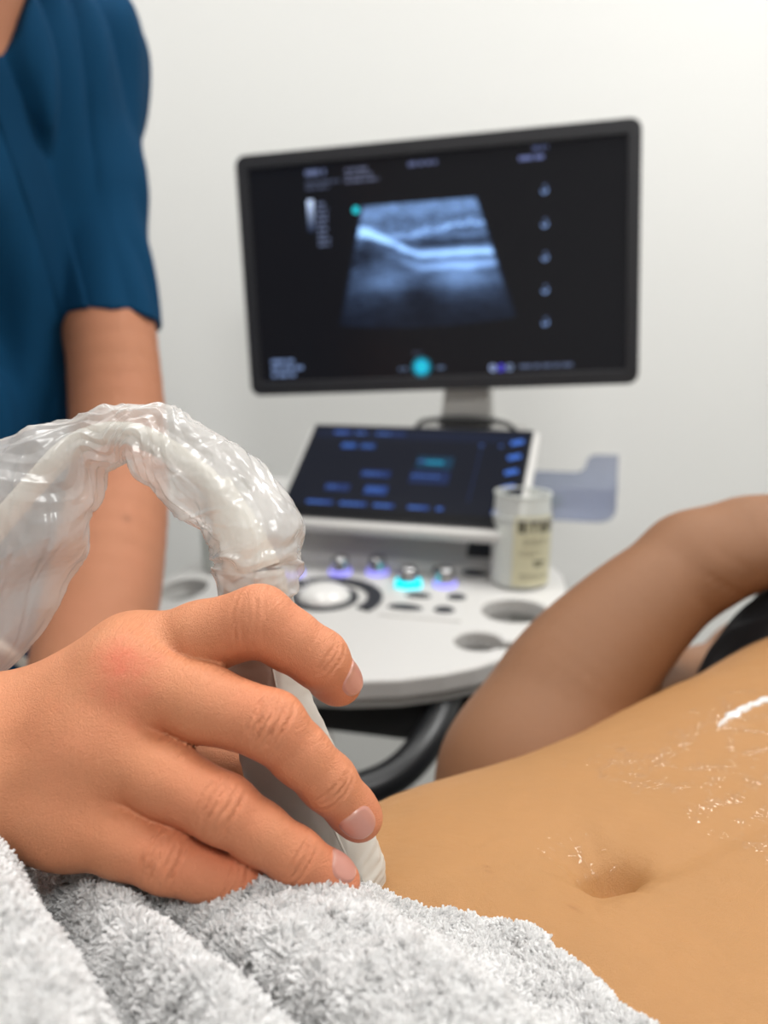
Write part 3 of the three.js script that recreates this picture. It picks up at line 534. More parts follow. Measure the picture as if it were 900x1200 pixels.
  for (const h of [HIPL, HIPR]) { const g = nets((x, y, z) => Math.max(union([ell(V(h.x + 0.03, 0.035, h.z - 0.005), 0.05, 0.045, 0.06), ell(V(h.x + 0.07, 0.03, h.z + 0.03), 0.065, 0.04, 0.055)], 0.04)(x, y, z), 0.001 - y), V(h.x - 0.1, -0.02, h.z - 0.15), V(h.x + 0.2, 0.12, h.z + 0.15), 0.008); part('shoe', g, M.whiteMetal, sono, 'white shoe'); }
  // wrap neckline band lying on the top, with its two rows of stitching
  const bandPath = [V(-0.3102, 1.3702, -0.717), V(-0.2965, 1.3302, -0.7294), V(-0.2801, 1.2753, -0.7287), V(-0.266, 1.2188, -0.7276), V(-0.2584, 1.171, -0.7282), V(-0.2635, 1.1148, -0.7272), V(-0.2774, 1.0499, -0.7244)];
  const bc = new THREE.CatmullRomCurve3(bandPath), march = (p) => { p = p.clone(); let far = 0; for (let i = 0; i < 60; i++) { const d = Math.min(0.01, top(p.x, p.y, p.z)); if (d < 0.0002 || far > 0.16) break; far += d * 0.6; p.addScaledVector(CHEST, -d * 0.6); } return p; };
  const CHEST = V(0.3, 0.05, 0.95).normalize();
  const ribbon = (c0, c1, rise, n = 90, m = 10) => gridGeo(n, m, (a, b) => {
    const p = bc.getPoint(a), d = bc.getTangent(a), sd = d.clone().cross(CHEST).normalize(), x = b * 2 - 1;
    const q = march(p.addScaledVector(sd, lerp(c0, c1, b)).addScaledVector(CHEST, 0.06)); return q.addScaledVector(CHEST, rise * (1 - Math.pow(Math.abs(x), 8)) - 0.0012 * Math.pow(Math.abs(x), 8));
  });
  const band = part('neckline_band', ribbon(-0.013, 0.015, 0.0028), M.scrubsBand, scrub);
}

// ---------------------------------------------------------------- wrapped probe
const PROBE = [[V(-0.0444, 1.0733, -0.2824), 0.0180, 0.0165], [V(-0.0438, 1.0641, -0.2806), 0.0192, 0.0175], [V(-0.0424, 1.0511, -0.2785), 0.0212, 0.019], [V(-0.0393, 1.0294, -0.2747), 0.0262, 0.020], [V(-0.0329, 1.0088, -0.2716), 0.0335, 0.0208], [V(-0.0232, 0.982, -0.2703), 0.0395, 0.0215], [V(-0.0187, 0.9679, -0.2716), 0.041, 0.0200], [V(-0.0164, 0.9593, -0.2719), 0.038, 0.013]];
const probe = thing('ultrasound_probe', 'off-white ultrasound probe gripped by the hand, tip against the belly', 'ultrasound probe');
{
  const axis = new THREE.CatmullRomCurve3(PROBE.map((p) => p[0])), wide0 = V(Math.cos(0.58), 0, Math.sin(0.58));
  const frame = (a) => { const p = axis.getPoint(a), d = axis.getTangent(a), w = wide0.clone().addScaledVector(d, -wide0.dot(d)).normalize(), n = w.clone().cross(d).normalize(); const k = a * (PROBE.length - 1), i = Math.min(PROBE.length - 2, Math.floor(k)), f = k - i; return { p, w, n, W: lerp(PROBE[i][1], PROBE[i + 1][1], f), T: lerp(PROBE[i][2], PROBE[i + 1][2], f) }; };
  const skinPt = (a, ph, out = 0) => { const { p, w, n, W, T } = frame(a), e = 2 / 4.2, cap = a > 0.965 ? Math.sqrt(Math.max(0, 1 - ((a - 0.965) / 0.035) ** 2)) : 1; const c = Math.cos(ph), s = Math.sin(ph); return p.addScaledVector(w, Math.sign(c) * Math.pow(Math.abs(c), e) * (W / 2 + out) * cap).addScaledVector(n, Math.sign(s) * Math.pow(Math.abs(s), e) * (T / 2 + out) * cap); };
  part('housing', gridGeo(120, 72, (a, b) => skinPt(a, b * 2 * Math.PI, 0.00025 * n3(a * 30, Math.cos(b * 6.283) * 2, Math.sin(b * 6.283) * 2)), true), M.probe, probe);
  // folds of the thin cover pulled tight over the housing
  const s0 = frame(0.5), front = s0.n.z > 0 ? 1 : -1;
  for (const [a0, a1, f0, f1] of [[0.28, 0.72, 0.66, 0.52], [0.80, 0.97, 0.30, 0.42], [0.84, 0.985, 0.12, 0.30], [0.86, 0.98, 0.95, 0.70]]) {
    const pts = []; for (let k = 0; k <= 10; k++) pts.push(skinPt(lerp(a0, a1, k / 10), front * lerp(f0, f1, k / 10), 0.0001)); part('cover_fold', tube(pts, 0.00042, 40, 6), M.probe, probe);
  }
  // strain relief and cable inside the plastic sleeve, then over the couch and down to the machine
  const CABLE = [V(-0.0444, 1.0722, -0.2822), V(-0.0473, 1.0842, -0.2846), V(-0.0553, 1.0973, -0.2893), V(-0.0698, 1.1093, -0.2947), V(-0.0906, 1.1181, -0.3016), V(-0.1098, 1.1142, -0.3039), V(-0.1311, 1.0932, -0.2997), V(-0.1638, 1.0605, -0.3033)];
  part('strain_relief', lathe([[0.0095, 0], [0.0092, 0.006], [0.0085, 0.014], [0.007, 0.022], [0.0052, 0.030], [0.0048, 0.034], [0, 0.034]], 28).applyQuaternion(new THREE.Quaternion().setFromUnitVectors(V(0, 1, 0), CABLE[2].clone().sub(CABLE[0]).normalize())).translate(CABLE[0].x, CABLE[0].y, CABLE[0].z), M.cable, probe);
  part('cable', tube([...CABLE, V(-0.36, 1.02, -0.50), V(-0.27, 0.90, -0.62), V(-0.20, 0.62, -0.66), V(-0.16, 0.55, -0.75), V(-0.12, 0.60, -0.88)], 0.0042, 220, 12), M.cable, probe);
}
{
  // plastic sleeve: a flattened, crumpled tube of film, pinched over the top of the arch and wide where it hangs
  const ST = [[V(-0.0404, 1.0491, -0.2781), 0.0128, 0.0118], [V(-0.0438, 1.0641, -0.2806), 0.0128, 0.0118], [V(-0.0425, 1.0753, -0.2818), 0.0150, 0.014], [V(-0.0436, 1.0838, -0.2835), 0.0170, 0.015], [V(-0.0508, 1.0962, -0.287), 0.0160, 0.014], [V(-0.0623, 1.1051, -0.2908), 0.0160, 0.0125], [V(-0.076, 1.1142, -0.2957), 0.0138, 0.010], [V(-0.0903, 1.1188, -0.3007), 0.0078, 0.008], [V(-0.1034, 1.1149, -0.303), 0.0105, 0.009], [V(-0.1165, 1.1046, -0.302), 0.0190, 0.011], [V(-0.1293, 1.0914, -0.2993), 0.0270, 0.014], [V(-0.1438, 1.0756, -0.2972), 0.0315, 0.016], [V(-0.1632, 1.0528, -0.2947), 0.034, 0.018], [V(-0.1922, 1.0254, -0.2912), 0.034, 0.018]];
  const cv = new THREE.CatmullRomCurve3(ST.map((p) => p[0])), N = ST.length - 1, NU = 420, NV = 220;
  const zed = V(0, 0.196, 0.98), fr = mulberry(42), FOLDS = Array.from({ length: 240 }, () => {
    const k = lerp(1.0, 13, Math.pow(fr(), 1.25)), an = (fr() + fr() - 1) * 1.5, big = fr(); return { l: k * 0.017, a: fr() * 6.283, c: Math.cos(an), s: Math.sin(an), len: lerp(0.007, 0.030, big) * (k > 9 ? 1.6 : 1), w: lerp(0.0010, 0.0036, fr()), h: lerp(0.0002, 0.0011, big * fr()) * (fr() < 0.3 ? -1 : 1), bend: fr() - 0.5 };
  });
  const g = gridGeo(NU, NV, (a, b) => {
    const p = cv.getPoint(a), d = cv.getTangent(a), n = zed.clone().addScaledVector(d, -zed.dot(d)).normalize(), w = d.clone().cross(n).normalize();
    const k = a * N, i = Math.min(N - 1, Math.floor(k)), f = k - i, sm = f * f * (3 - 2 * f), W = lerp(ST[i][1], ST[i + 1][1], sm), T = lerp(ST[i][2], ST[i + 1][2], sm), ph = b * 2 * Math.PI, c = Math.cos(ph), s = Math.sin(ph);
    const L = k * 0.017, qx = c * W, qy = s * T, loose = smooth(0.9, 2.2, k), wide = smooth(8, 10.5, k);
    const Re = Math.max(W, 0.010), tent = (x) => Math.max(0, 1 - Math.abs(x));
    let r = loose * (0.0022 * n3(qx * 34, qy * 34, L * 30) + 0.00010 * n3(qx * 330, qy * 330, L * 300)) + wide * 0.003 * n3b(qx * 26 - L * 14, qy * 26, L * 16);
    for (const f of FOLDS) {                                  // straight creases pressed into the film
      const dl = L - f.l; if (Math.abs(dl) > f.len) continue;
      let da = ph - f.a; da -= 2 * Math.PI * Math.round(da / (2 * Math.PI)); da *= Re;
      const u = dl * f.c + da * f.s, v = -dl * f.s + da * f.c + 0.0012 * f.bend * Math.sin(u * 130); if (Math.abs(u) > f.len) continue;
      r += f.h * tent(v / f.w) * smooth(f.len, f.len * 0.4, Math.abs(u)) * loose;
    }
    r += 0.0014 * tent(((ph * 2.2 + 2 * n3(k * 0.5, 2, 1)) % 1) * 2 - 1) * smooth(4.8, 6.6, k) * smooth(10.2, 8.4, k);
    r += 0.0010 * smooth(0.9, 1.6, k) * smooth(3.6, 2.2, k) * Math.sin(k * 6 + 2 * c + 2.5 * n3(c, s, k));
    return p.addScaledVector(w, c * (W + r)).addScaledVector(n, s * (T + r * 1.1));
  }, true);
  single('probe_cover', g, M.film, 'crumpled translucent plastic sleeve arching up from the probe', 'plastic sleeve');
}

// ---------------------------------------------------------------- ultrasound machine (own axes: x to the right along the console, z towards its user)
const MACHINE = V(-0.0617, 0, -0.913), YAW = -15 * Math.PI / 180;
const machine = thing('ultrasound_machine', 'white ultrasound machine with scan monitor, tilted touch panel and control console', 'ultrasound machine', MACHINE, YAW);
const inWorld = (x, y, z) => V(x, y, z).applyAxisAngle(V(0, 1, 0), YAW).add(MACHINE);
function textLines(c, x, y, w, lines, h, rgba, r) {          // unreadable rows of small print, as word-length dashes
  c.fillStyle = rgba; for (let i = 0; i < lines; i++) { let p = x; const end = x + w * (0.55 + 0.45 * r()); while (p < end) { const l = Math.min(end - p, h * (1 + 3 * r())); c.fillRect(p, y + i * h * 1.9, l, h); p += l + h * 0.6; } }
}
function canvasTex(w, h, draw) { const c = document.createElement('canvas'); c.width = w; c.height = h; draw(c.getContext('2d'), w, h); const t = new THREE.CanvasTexture(c); t.colorSpace = THREE.SRGBColorSpace; t.anisotropy = 8; return t; }
const screenMat = (tex, k) => std({ color: lin(0.006, 0.006, 0.007), roughness: 0.2, specularIntensity: 0.35, emissive: 0xffffff, emissiveMap: tex, emissiveIntensity: k });
{
  const TILT = 4 * Math.PI / 180, Y0 = 0.871, yAt = (z) => Y0 - Math.tan(TILT) * z;
  const deck = new THREE.Group(); deck.name = 'control_deck'; deck.position.set(0, Y0, 0); deck.rotation.x = TILT; machine.add(deck);   // console top: local x, z on its surface
  // outline with the two open cup holders on the right and one on the left
  const sh = new THREE.Shape(), P = (x, z) => [x, -z];
  sh.moveTo(...P(-0.208, -0.165)); sh.lineTo(...P(0.205, -0.165)); sh.quadraticCurveTo(...P(0.245, -0.160), ...P(0.252, -0.085));
  sh.lineTo(...P(0.2515, -0.015)); sh.lineTo(...P(0.236, -0.015)); sh.absarc(0.205, 0.009, 0.037, -0.22, 2 * Math.PI - 0.62 + 0.0 + 0.84 - 0.44, false);
  const outline = new THREE.Shape(), A = [];
  const arc = (cx, cz, r, a0, a1, n) => { for (let i = 0; i <= n; i++) { const a = lerp(a0, a1, i / n); A.push([cx + r * Math.cos(a), cz + r * Math.sin(a)]); } };
  A.push([-0.205, -0.165], [0.195, -0.168], [0.228, -0.160], [0.243, -0.135], [0.2515, -0.085], [0.2515, -0.035], [0.247, -0.018]);
  arc(0.205, -0.006, 0.0375, -0.30, -2 * Math.PI + 0.42, 36);                  // big holder, open to the right
  A.push([0.2455, 0.008], [0.240, 0.035], [0.228, 0.070]);
  arc(0.180, 0.081, 0.0265, -0.34, -2 * Math.PI + 0.62, 28);                   // small holder
  A.push([0.2165, 0.096]);
  for (const p of [[0.205, 0.116], [0.185, 0.138], [0.16, 0.157], [0.125, 0.176], [0.08, 0.190], [0.03, 0.196], [-0.03, 0.192], [-0.09, 0.178], [-0.14, 0.152], [-0.175, 0.120], [-0.198, 0.08], [-0.208, 0.04]]) A.push(p);
  A.forEach(([x, z], i) => i ? outline.lineTo(x, -z) : outline.moveTo(x, -z)); outline.closePath();
  const hole = new THREE.Path(); hole.absellipse(-0.172, -0.013, 0.026, 0.036, 0, 2 * Math.PI, true); outline.holes.push(hole);
  const slab = new THREE.ExtrudeGeometry(outline, { depth: 0.014, bevelEnabled: true, bevelThickness: 0.003, bevelSize: 0.003, bevelSegments: 3, curveSegments: 24 }); slab.rotateX(-Math.PI / 2); slab.translate(0, -0.017, 0);
  part('console_top', slab, M.console, deck);
  const rim = new THREE.ExtrudeGeometry(outline, { depth: 0.010, bevelEnabled: false, curveSegments: 24 }); rim.scale(0.992, 0.992, 1); rim.rotateX(-Math.PI / 2); rim.translate(0, -0.029, 0);
  part('console_rim', rim, M.consoleEdge, deck);
  for (const [x, z, rx, rz, h] of [[0.205, -0.006, 0.0375, 0.0375, 0.075], [0.180, 0.081, 0.0265, 0.0265, 0.06], [-0.172, 0.013, 0.026, 0.036, 0.06]]) {
    const g = lathe([[0.001, -h], [0.75, -h], [0.92, -h * 0.9], [1, -h * 0.6], [1, -0.019], [1.06, -0.019], [1.06, -h * 0.6], [0.95, -h * 1.02], [0.001, -h * 1.05]].map(([r, y]) => [r, y]), 36); g.scale(rx, 1, rz); g.translate(x, 0, z); part('cup_holder', g, M.console, deck);
  }
  // trackball with its ring of keys
  const ring = (r0, r1, a0, a1, y0, y1, n = 40) => { const s = new THREE.Shape(); s.absarc(0, 0, r1, a0, a1, false); s.absarc(0, 0, r0, a1, a0, true); const g = new THREE.ExtrudeGeometry(s, { depth: y1 - y0, bevelEnabled: true, bevelSize: 0.0008, bevelThickness: 0.0008, bevelSegments: 2, curveSegments: n }); g.rotateX(-Math.PI / 2); g.translate(0, y0, 0); return g; };
  const BC = [-0.003, 0.006];
  for (const [a0, a1] of [[-0.42, 0.75], [0.85, 2.2], [2.3, 3.6], [3.72, 4.5]]) part('ring_key', ring(0.049, 0.064, a0, a1, 0.0004, 0.0022).translate(BC[0], 0, BC[1]), M.key, deck);
  part('trackball_ring', ring(0.0305, 0.037, 0, Math.PI * 1.9999, 0.0004, 0.0022).translate(BC[0], 0, BC[1]), M.key, deck);
  part('trackball', new THREE.SphereGeometry(0.030, 36, 24).scale(1, 0.55, 1).translate(BC[0], 0.0015, BC[1]), M.trackball, deck, 'glossy white trackball');
  // knobs with a lit collar each
  const knob = lathe([[0, 0.022], [0.006, 0.0218], [0.0095, 0.0205], [0.0108, 0.017], [0.0108, 0.006], [0.0116, 0.0045], [0, 0.0045]], 28), collar = lathe([[0, 0.0055], [0.0128, 0.0055], [0.0138, 0.004], [0.0138, 0.0], [0, 0]], 28), big = collar.clone().scale(1.12, 1.6, 1.12);
  [[-0.066, -0.063, 0], [-0.012, -0.080, 0], [0.032, -0.089, 0], [0.079, -0.051, 1], [0.119, -0.065, 0]].forEach(([x, z, cyan]) => {
    const k = part('knob', knob.clone().translate(x, cyan ? 0.003 : 0, z), M.chrome, deck, cyan ? 'silver knob on a bright cyan light ring' : 'silver knob on a violet light ring'); part('light_ring', (cyan ? big : collar).clone().translate(x, 0, z), cyan ? M.glowCyan : M.glowViolet, k);
  });
  part('key_field', box(0.088, 0.0022, 0.082, 0.112, 0.0009, 0.0, 0.001), M.console, deck);
  for (const [x, z, w, d] of [[0.098, -0.019, 0.030, 0.014], [0.092, 0.018, 0.040, 0.016], [0.140, -0.024, 0.022, 0.018], [0.134, 0.016, 0.023, 0.018], [0.146, -0.110, 0.030, 0.016], [0.106, -0.112, 0.024, 0.018]]) part('key', new THREE.SphereGeometry(0.5, 24, 12).scale(w, 0.009, d).translate(x, 0.0016, z), M.key, deck);
  // rear of the console rising to the touch panel
  const wd = new THREE.Shape(); wd.moveTo(0.118, -0.02); wd.lineTo(0.118, 0.002); wd.quadraticCurveTo(0.124, 0.006, 0.130, 0.014); wd.lineTo(0.180, 0.062); wd.quadraticCurveTo(0.188, 0.070, 0.198, 0.070); wd.lineTo(0.245, 0.070); wd.lineTo(0.245, -0.02); wd.closePath();
  part('rear_slope', new THREE.ExtrudeGeometry(wd, { depth: 0.40, bevelEnabled: true, bevelSize: 0.003, bevelThickness: 0.003, bevelSegments: 2 }).rotateY(Math.PI / 2).translate(-0.195, 0, 0), M.console, deck);
  part('card_slot', box(0.034, 0.003, 0.042, 0, 0, 0, 0.001).rotateX(0.765).translate(0.150, 0.0290, -0.1430), M.key, deck, 'dark slot cover');
  // touch panel
  const tp = new THREE.Group(); tp.name = 'touch_panel'; tp.position.set(0.055, 0.991, -0.1395); tp.rotation.set(-53 * Math.PI / 180, -2.5 * Math.PI / 180, 0, 'YXZ'); machine.add(tp);
  part('frame', box(0.305, 0.176, 0.016, 0.0, -0.0015, -0.0095, 0.006), M.console, tp);
  const touchTex = canvasTex(1024, 576, (c, w, h) => {
    const r = mulberry(3); c.fillStyle = '#0b1120'; c.fillRect(0, 0, w, h); c.fillStyle = '#05070c'; c.fillRect(0, h * 0.9, w, h * 0.1); c.fillStyle = '#101a33'; c.fillRect(w * 0.02, h * 0.04, w * 0.96, h * 0.10);
    for (const [x, y, ww, hh, col] of [[0.10, 0.06, 0.08, 0.04, '#2d4a94'], [0.20, 0.06, 0.06, 0.04, '#20366e'], [0.30, 0.06, 0.14, 0.04, '#1d3468'], [0.16, 0.20, 0.07, 0.06, '#28509a'], [0.25, 0.20, 0.07, 0.06, '#23427e'], [0.53, 0.32, 0.16, 0.13, '#0d3a55'], [0.30, 0.50, 0.13, 0.07, '#1e3670'], [0.52, 0.48, 0.17, 0.13, '#162a58'], [0.16, 0.66, 0.11, 0.07, '#1e3670'], [0.34, 0.66, 0.10, 0.09, '#25468c'], [0.10, 0.84, 0.12, 0.035, '#2c4f9c'], [0.25, 0.84, 0.12, 0.035, '#2c4f9c'], [0.40, 0.84, 0.09, 0.035, '#2c4f9c'], [0.55, 0.84, 0.09, 0.035, '#2c4f9c'], [0.67, 0.84, 0.03, 0.035, '#2c4f9c'], [0.90, 0.84, 0.03, 0.04, '#3e6ac8']]) { c.fillStyle = col; c.fillRect(x * w, y * h, ww * w, hh * h); textLines(c, x * w + 6, y * h + hh * h * 0.35, ww * w * 0.8, 1, 9, 'rgba(90,140,230,0.8)', r); }
    c.fillStyle = '#1c93b8'; c.fillRect(w * 0.57, h * 0.365, w * 0.08, h * 0.035);
    for (let i = 0; i < 4; i++) { c.fillStyle = '#4a80e8'; c.save(); c.translate(w * 0.945, h * (0.13 + i * 0.16)); c.rotate(-0.35); c.fillRect(-28, -14, 56, 26); c.restore(); }
    c.strokeStyle = '#24407c'; c.lineWidth = 5; c.setLineDash([7, 7]); c.beginPath(); c.moveTo(w * 0.795, h * 0.2); c.lineTo(w * 0.795, h * 0.78); c.stroke(); c.fillStyle = '#33508c'; c.fillRect(w * 0.785, h * 0.16, 18, 18); c.fillRect(w * 0.87, h * 0.16, 18, 18);
  });
  part('screen', box(0.290, 0.163, 0.002, 0, 0.002, 0.0, 0.0008), M.bezel, tp);
  part('display', new THREE.PlaneGeometry(0.286, 0.159).translate(0, 0.002, 0.0012), screenMat(touchTex, 1.5), tp, 'dark blue touch display');
  part('panel_foot', box(0.045, 0.10, 0.06, 0.01, 0.93, -0.165, 0.008), M.consoleGrey, machine);
  // monitor on its post
  const post = new THREE.Shape(); post.moveTo(-0.030, 0); post.lineTo(0.034, 0); post.bezierCurveTo(0.031, 0.03, 0.030, 0.06, 0.030, 0.20); post.lineTo(-0.024, 0.20); post.bezierCurveTo(-0.024, 0.06, -0.024, 0.03, -0.030, 0);
  part('monitor_post', new THREE.ExtrudeGeometry(post, { depth: 0.03, bevelEnabled: true, bevelSize: 0.003, bevelThickness: 0.003, bevelSegments: 3, curveSegments: 16 }).translate(0.095, 1.047, -0.345), M.consoleGrey, machine);
  part('post_base', mergeGeometries([box(0.072, 0.012, 0.055, 0.097, 1.040, -0.330, 0.003)]), M.blackPlastic, machine);
  part('monitor_shelf', box(0.17, 0.075, 0.10, 0.095, 0.994, -0.335, 0.012), M.console, machine);
  part('monitor_cable', tube([V(0.045, 1.0, -0.285), V(0.035, 1.036, -0.29), V(0.07, 1.046, -0.285), V(0.13, 1.046, -0.285), V(0.165, 1.036, -0.29), V(0.175, 0.99, -0.30)], 0.0035, 60, 8), M.blackPlastic, machine);
  part('column', box(0.20, 0.22, 0.18, 0.03, 0.90, -0.31, 0.03), M.console, machine);
  const mon = new THREE.Group(); mon.name = 'monitor'; mon.position.set(0.0525, 1.247, -0.287); mon.rotation.set(0, 2.55 * Math.PI / 180, 2.46 * Math.PI / 180, 'YXZ'); machine.add(mon);
  const rr = (w, h, r) => { const s = new THREE.Shape(), x = w / 2, y = h / 2; s.moveTo(-x + r, -y); s.lineTo(x - r, -y); s.absarc(x - r, -y + r, r, -Math.PI / 2, 0); s.lineTo(x, y - r); s.absarc(x - r, y - r, r, 0, Math.PI / 2); s.lineTo(-x + r, y); s.absarc(-x + r, y - r, r, Math.PI / 2, Math.PI); s.lineTo(-x, -y + r); s.absarc(-x + r, -y + r, r, Math.PI, 1.5 * Math.PI); return s; };
  const bez = rr(0.53, 0.3217, 0.013), win = rr(0.503, 0.2905, 0.002); bez.holes.push(win);
  part('bezel', new THREE.ExtrudeGeometry(bez, { depth: 0.012, bevelEnabled: true, bevelSize: 0.0015, bevelThickness: 0.0015, bevelSegments: 3, curveSegments: 10 }).translate(0, 0, -0.012), M.bezel, mon);
  part('housing', box(0.526, 0.318, 0.028, 0, 0, -0.026, 0.010), M.bezel, mon);
  const scanTex = canvasTex(1600, 924, (c, w, h) => {
    const r = mulberry(8), X = (u) => u * w, Y = (v) => v * h; c.fillStyle = '#0b0b0e'; c.fillRect(0, 0, w, h);
    // scan sector, pixel by pixel: bright tissue layers over a darker deep field
    const im = c.getImageData(0, 0, w, h), d = im.data;
    for (let y = Math.floor(Y(0.19)); y < Y(0.80); y++) for (let x = Math.floor(X(0.22)); x < X(0.74); x++) {
      const v = y / h, u = x / w, top = 0.210, k = (v - top) / (0.745 - top), l = lerp(0.314, 0.236, k), rt = lerp(0.624, 0.722, k), a = (u - l) / (rt - l), bot = 0.985 + 0.05 * (1 - (2 * a - 1) ** 2);
      if (k < 0 || k > bot || a < 0 || a > 1) continue;
      const w1 = n3(a * 5, k * 9, 1), w2 = n3(a * 14, k * 40, 2), w3 = n3b(a * 40, k * 90, 3);
      let g = 0.26 * (1 - k) + 0.05;
      g += 0.16 * gauss(k - 0.06, 0.07) + 0.10 * gauss(k - 0.19, 0.05) * (0.6 + w2) ;
      const b1 = 0.235 + 0.03 * Math.sin(a * 5) + 0.015 * w1, b2 = 0.20 + 0.23 * smooth(0, 0.55, a) + 0.015 * w1, b3 = b2 + 0.10;
      g += 0.42 * gauss(k - b1, 0.028) * (0.75 + 0.3 * w2) + 0.58 * gauss(k - b2, 0.030) + 0.34 * gauss(k - b3, 0.035) * smooth(0.1, 0.6, a) + 0.2 * gauss(k - 0.30, 0.02) * smooth(0.5, 0.8, a);
      g -= 0.15 * gauss(k - (b1 + b2) / 2 - 0.01, 0.02) * smooth(0.3, 0.6, a);
      g += 0.30 * gauss(a - 0.74, 0.22) * gauss(k - 0.62, 0.15) + 0.22 * gauss(a - 0.28, 0.18) * gauss(k - 0.62, 0.12) - 0.12 * gauss(a - 0.48, 0.10) * gauss(k - 0.76, 0.18) - 0.14 * gauss(a - 0.08, 0.1) * gauss(k - 0.42, 0.10);
      g += (0.05 * w1 + 0.07 * w2 + 0.05 * w3) * (1.05 - 0.5 * k); g *= 1 - 0.55 * smooth(0.62, 1.0, k); g = clamp(g * 1.2) * smooth(0, 0.03, a) * smooth(1, 0.97, a);
      const i = (y * w + x) * 4; d[i] = 12 + 150 * g; d[i + 1] = 16 + 195 * g; d[i + 2] = 26 + 238 * Math.min(1, g * 1.08);
    }
    c.putImageData(im, 0, 0);
    textLines(c, X(0.165), Y(0.035), X(0.09), 1, 22, 'rgba(95,105,140,0.85)', r); textLines(c, X(0.165), Y(0.085), X(0.11), 2, 11, 'rgba(75,82,105,0.8)', r);
    const gr = c.createLinearGradient(0, Y(0.165), 0, Y(0.305)); gr.addColorStop(0, '#c4d6f5'); gr.addColorStop(1, '#1c2438'); c.fillStyle = gr; c.fillRect(X(0.166), Y(0.165), X(0.017), Y(0.14));
    textLines(c, X(0.192), Y(0.18), X(0.035), 9, 11, 'rgba(95,105,135,0.85)', r); textLines(c, X(0.275), Y(0.042), X(0.09), 3, 12, 'rgba(90,96,120,0.85)', r);
    textLines(c, X(0.445), Y(0.04), X(0.12), 1, 16, 'rgba(90,98,135,0.85)', r); textLines(c, X(0.765), Y(0.022), X(0.04), 1, 14, 'rgba(80,90,130,0.85)', r); textLines(c, X(0.73), Y(0.058), X(0.08), 1, 16, 'rgba(95,105,150,0.9)', r);
    c.fillStyle = '#1fb6c4'; c.beginPath(); c.arc(X(0.300), Y(0.225), 15, 0, 7); c.fill();
    for (let i = 0; i < 5; i++) { c.strokeStyle = 'rgba(130,160,215,0.95)'; c.lineWidth = 6; c.beginPath(); c.arc(X(0.793), Y(0.205 + i * 0.141), 11, -0.6, 3.2); c.stroke(); c.fillStyle = 'rgba(90,110,150,0.7)'; c.fillRect(X(0.793) - 4, Y(0.205 + i * 0.141) - 22, 14, 12); }
    c.fillStyle = '#0b5568'; c.beginPath(); c.arc(X(0.463), Y(0.945), 44, 0, 7); c.fill(); c.fillStyle = '#1a9fba'; c.beginPath(); c.arc(X(0.463), Y(0.945), 30, 0, 7); c.fill();
    textLines(c, X(0.40), Y(0.945), X(0.03), 1, 12, 'rgba(90,110,140,0.8)', r); textLines(c, X(0.505), Y(0.945), X(0.03), 1, 12, 'rgba(90,110,140,0.8)', r); textLines(c, X(0.44), Y(0.875), X(0.045), 1, 8, 'rgba(60,70,90,0.8)', r);
    textLines(c, X(0.035), Y(0.885), X(0.10), 3, 16, 'rgba(105,125,165,0.9)', r);
    for (let i = 0; i < 3; i++) { c.strokeStyle = ['#8fa0c8', '#4b43c8', '#70809f'][i]; c.lineWidth = 7; c.beginPath(); c.arc(X(0.655 + i * 0.022), Y(0.962), 11, 0, 7); c.stroke(); }
    textLines(c, X(0.725), Y(0.952), X(0.2), 1, 14, 'rgba(80,92,120,0.85)', r);
  });
  part('screen', new THREE.PlaneGeometry(0.505, 0.293).translate(0, 0, -0.004), screenMat(scanTex, 2.6), mon, 'dark screen showing a grey-blue ultrasound scan');
  // underside, loop handle, column and wheeled base
  const under = rr(0.36, 0.26, 0.08); const ug = new THREE.ExtrudeGeometry(under, { depth: 0.045, bevelEnabled: true, bevelSize: 0.006, bevelThickness: 0.006, bevelSegments: 3 }); ug.rotateX(-Math.PI / 2); ug.translate(0.02, 0.790, 0.012); part('under_console', ug, M.blackPlastic, machine); part('rear_body', box(0.30, 0.09, 0.28, 0.0, 0.815, -0.22, 0.02), M.console, machine);
  const hp = [[0.150, 0.835, 0.075], [0.158, 0.825, 0.125], [0.153, 0.805, 0.175], [0.130, 0.785, 0.215], [0.085, 0.774, 0.240], [0.02, 0.770, 0.248], [-0.045, 0.774, 0.240], [-0.09, 0.785, 0.215], [-0.113, 0.805, 0.175], [-0.118, 0.825, 0.125], [-0.11, 0.835, 0.075]].map((p) => V(...p));
  part('loop_handle', tube(hp, 0.0155, 120, 18), M.handle, machine, 'black curved loop handle');
  part('brake_lever', capTube([V(0.178, 0.83, 0.06), V(0.190, 0.80, 0.11), V(0.186, 0.74, 0.13), V(0.18, 0.66, 0.12)], 0.013, 40, 14), M.blackPlastic, machine);
  part('lift_column', box(0.13, 0.62, 0.16, -0.12, 0.49, -0.12, 0.03), M.console, machine);
  part('base', box(0.46, 0.09, 0.56, 0.02, 0.15, -0.10, 0.03), M.console, machine);
  for (const [x, z] of [[-0.16, 0.13], [0.20, 0.13], [-0.16, -0.33], [0.20, -0.33]]) { const w = part('wheel', new THREE.CylinderGeometry(0.055, 0.055, 0.035, 28).rotateZ(Math.PI / 2).translate(x, 0.055, z), M.handle, machine); part('fork', box(0.05, 0.05, 0.03, x, 0.09, z, 0.008), M.consoleEdge, w); }
}

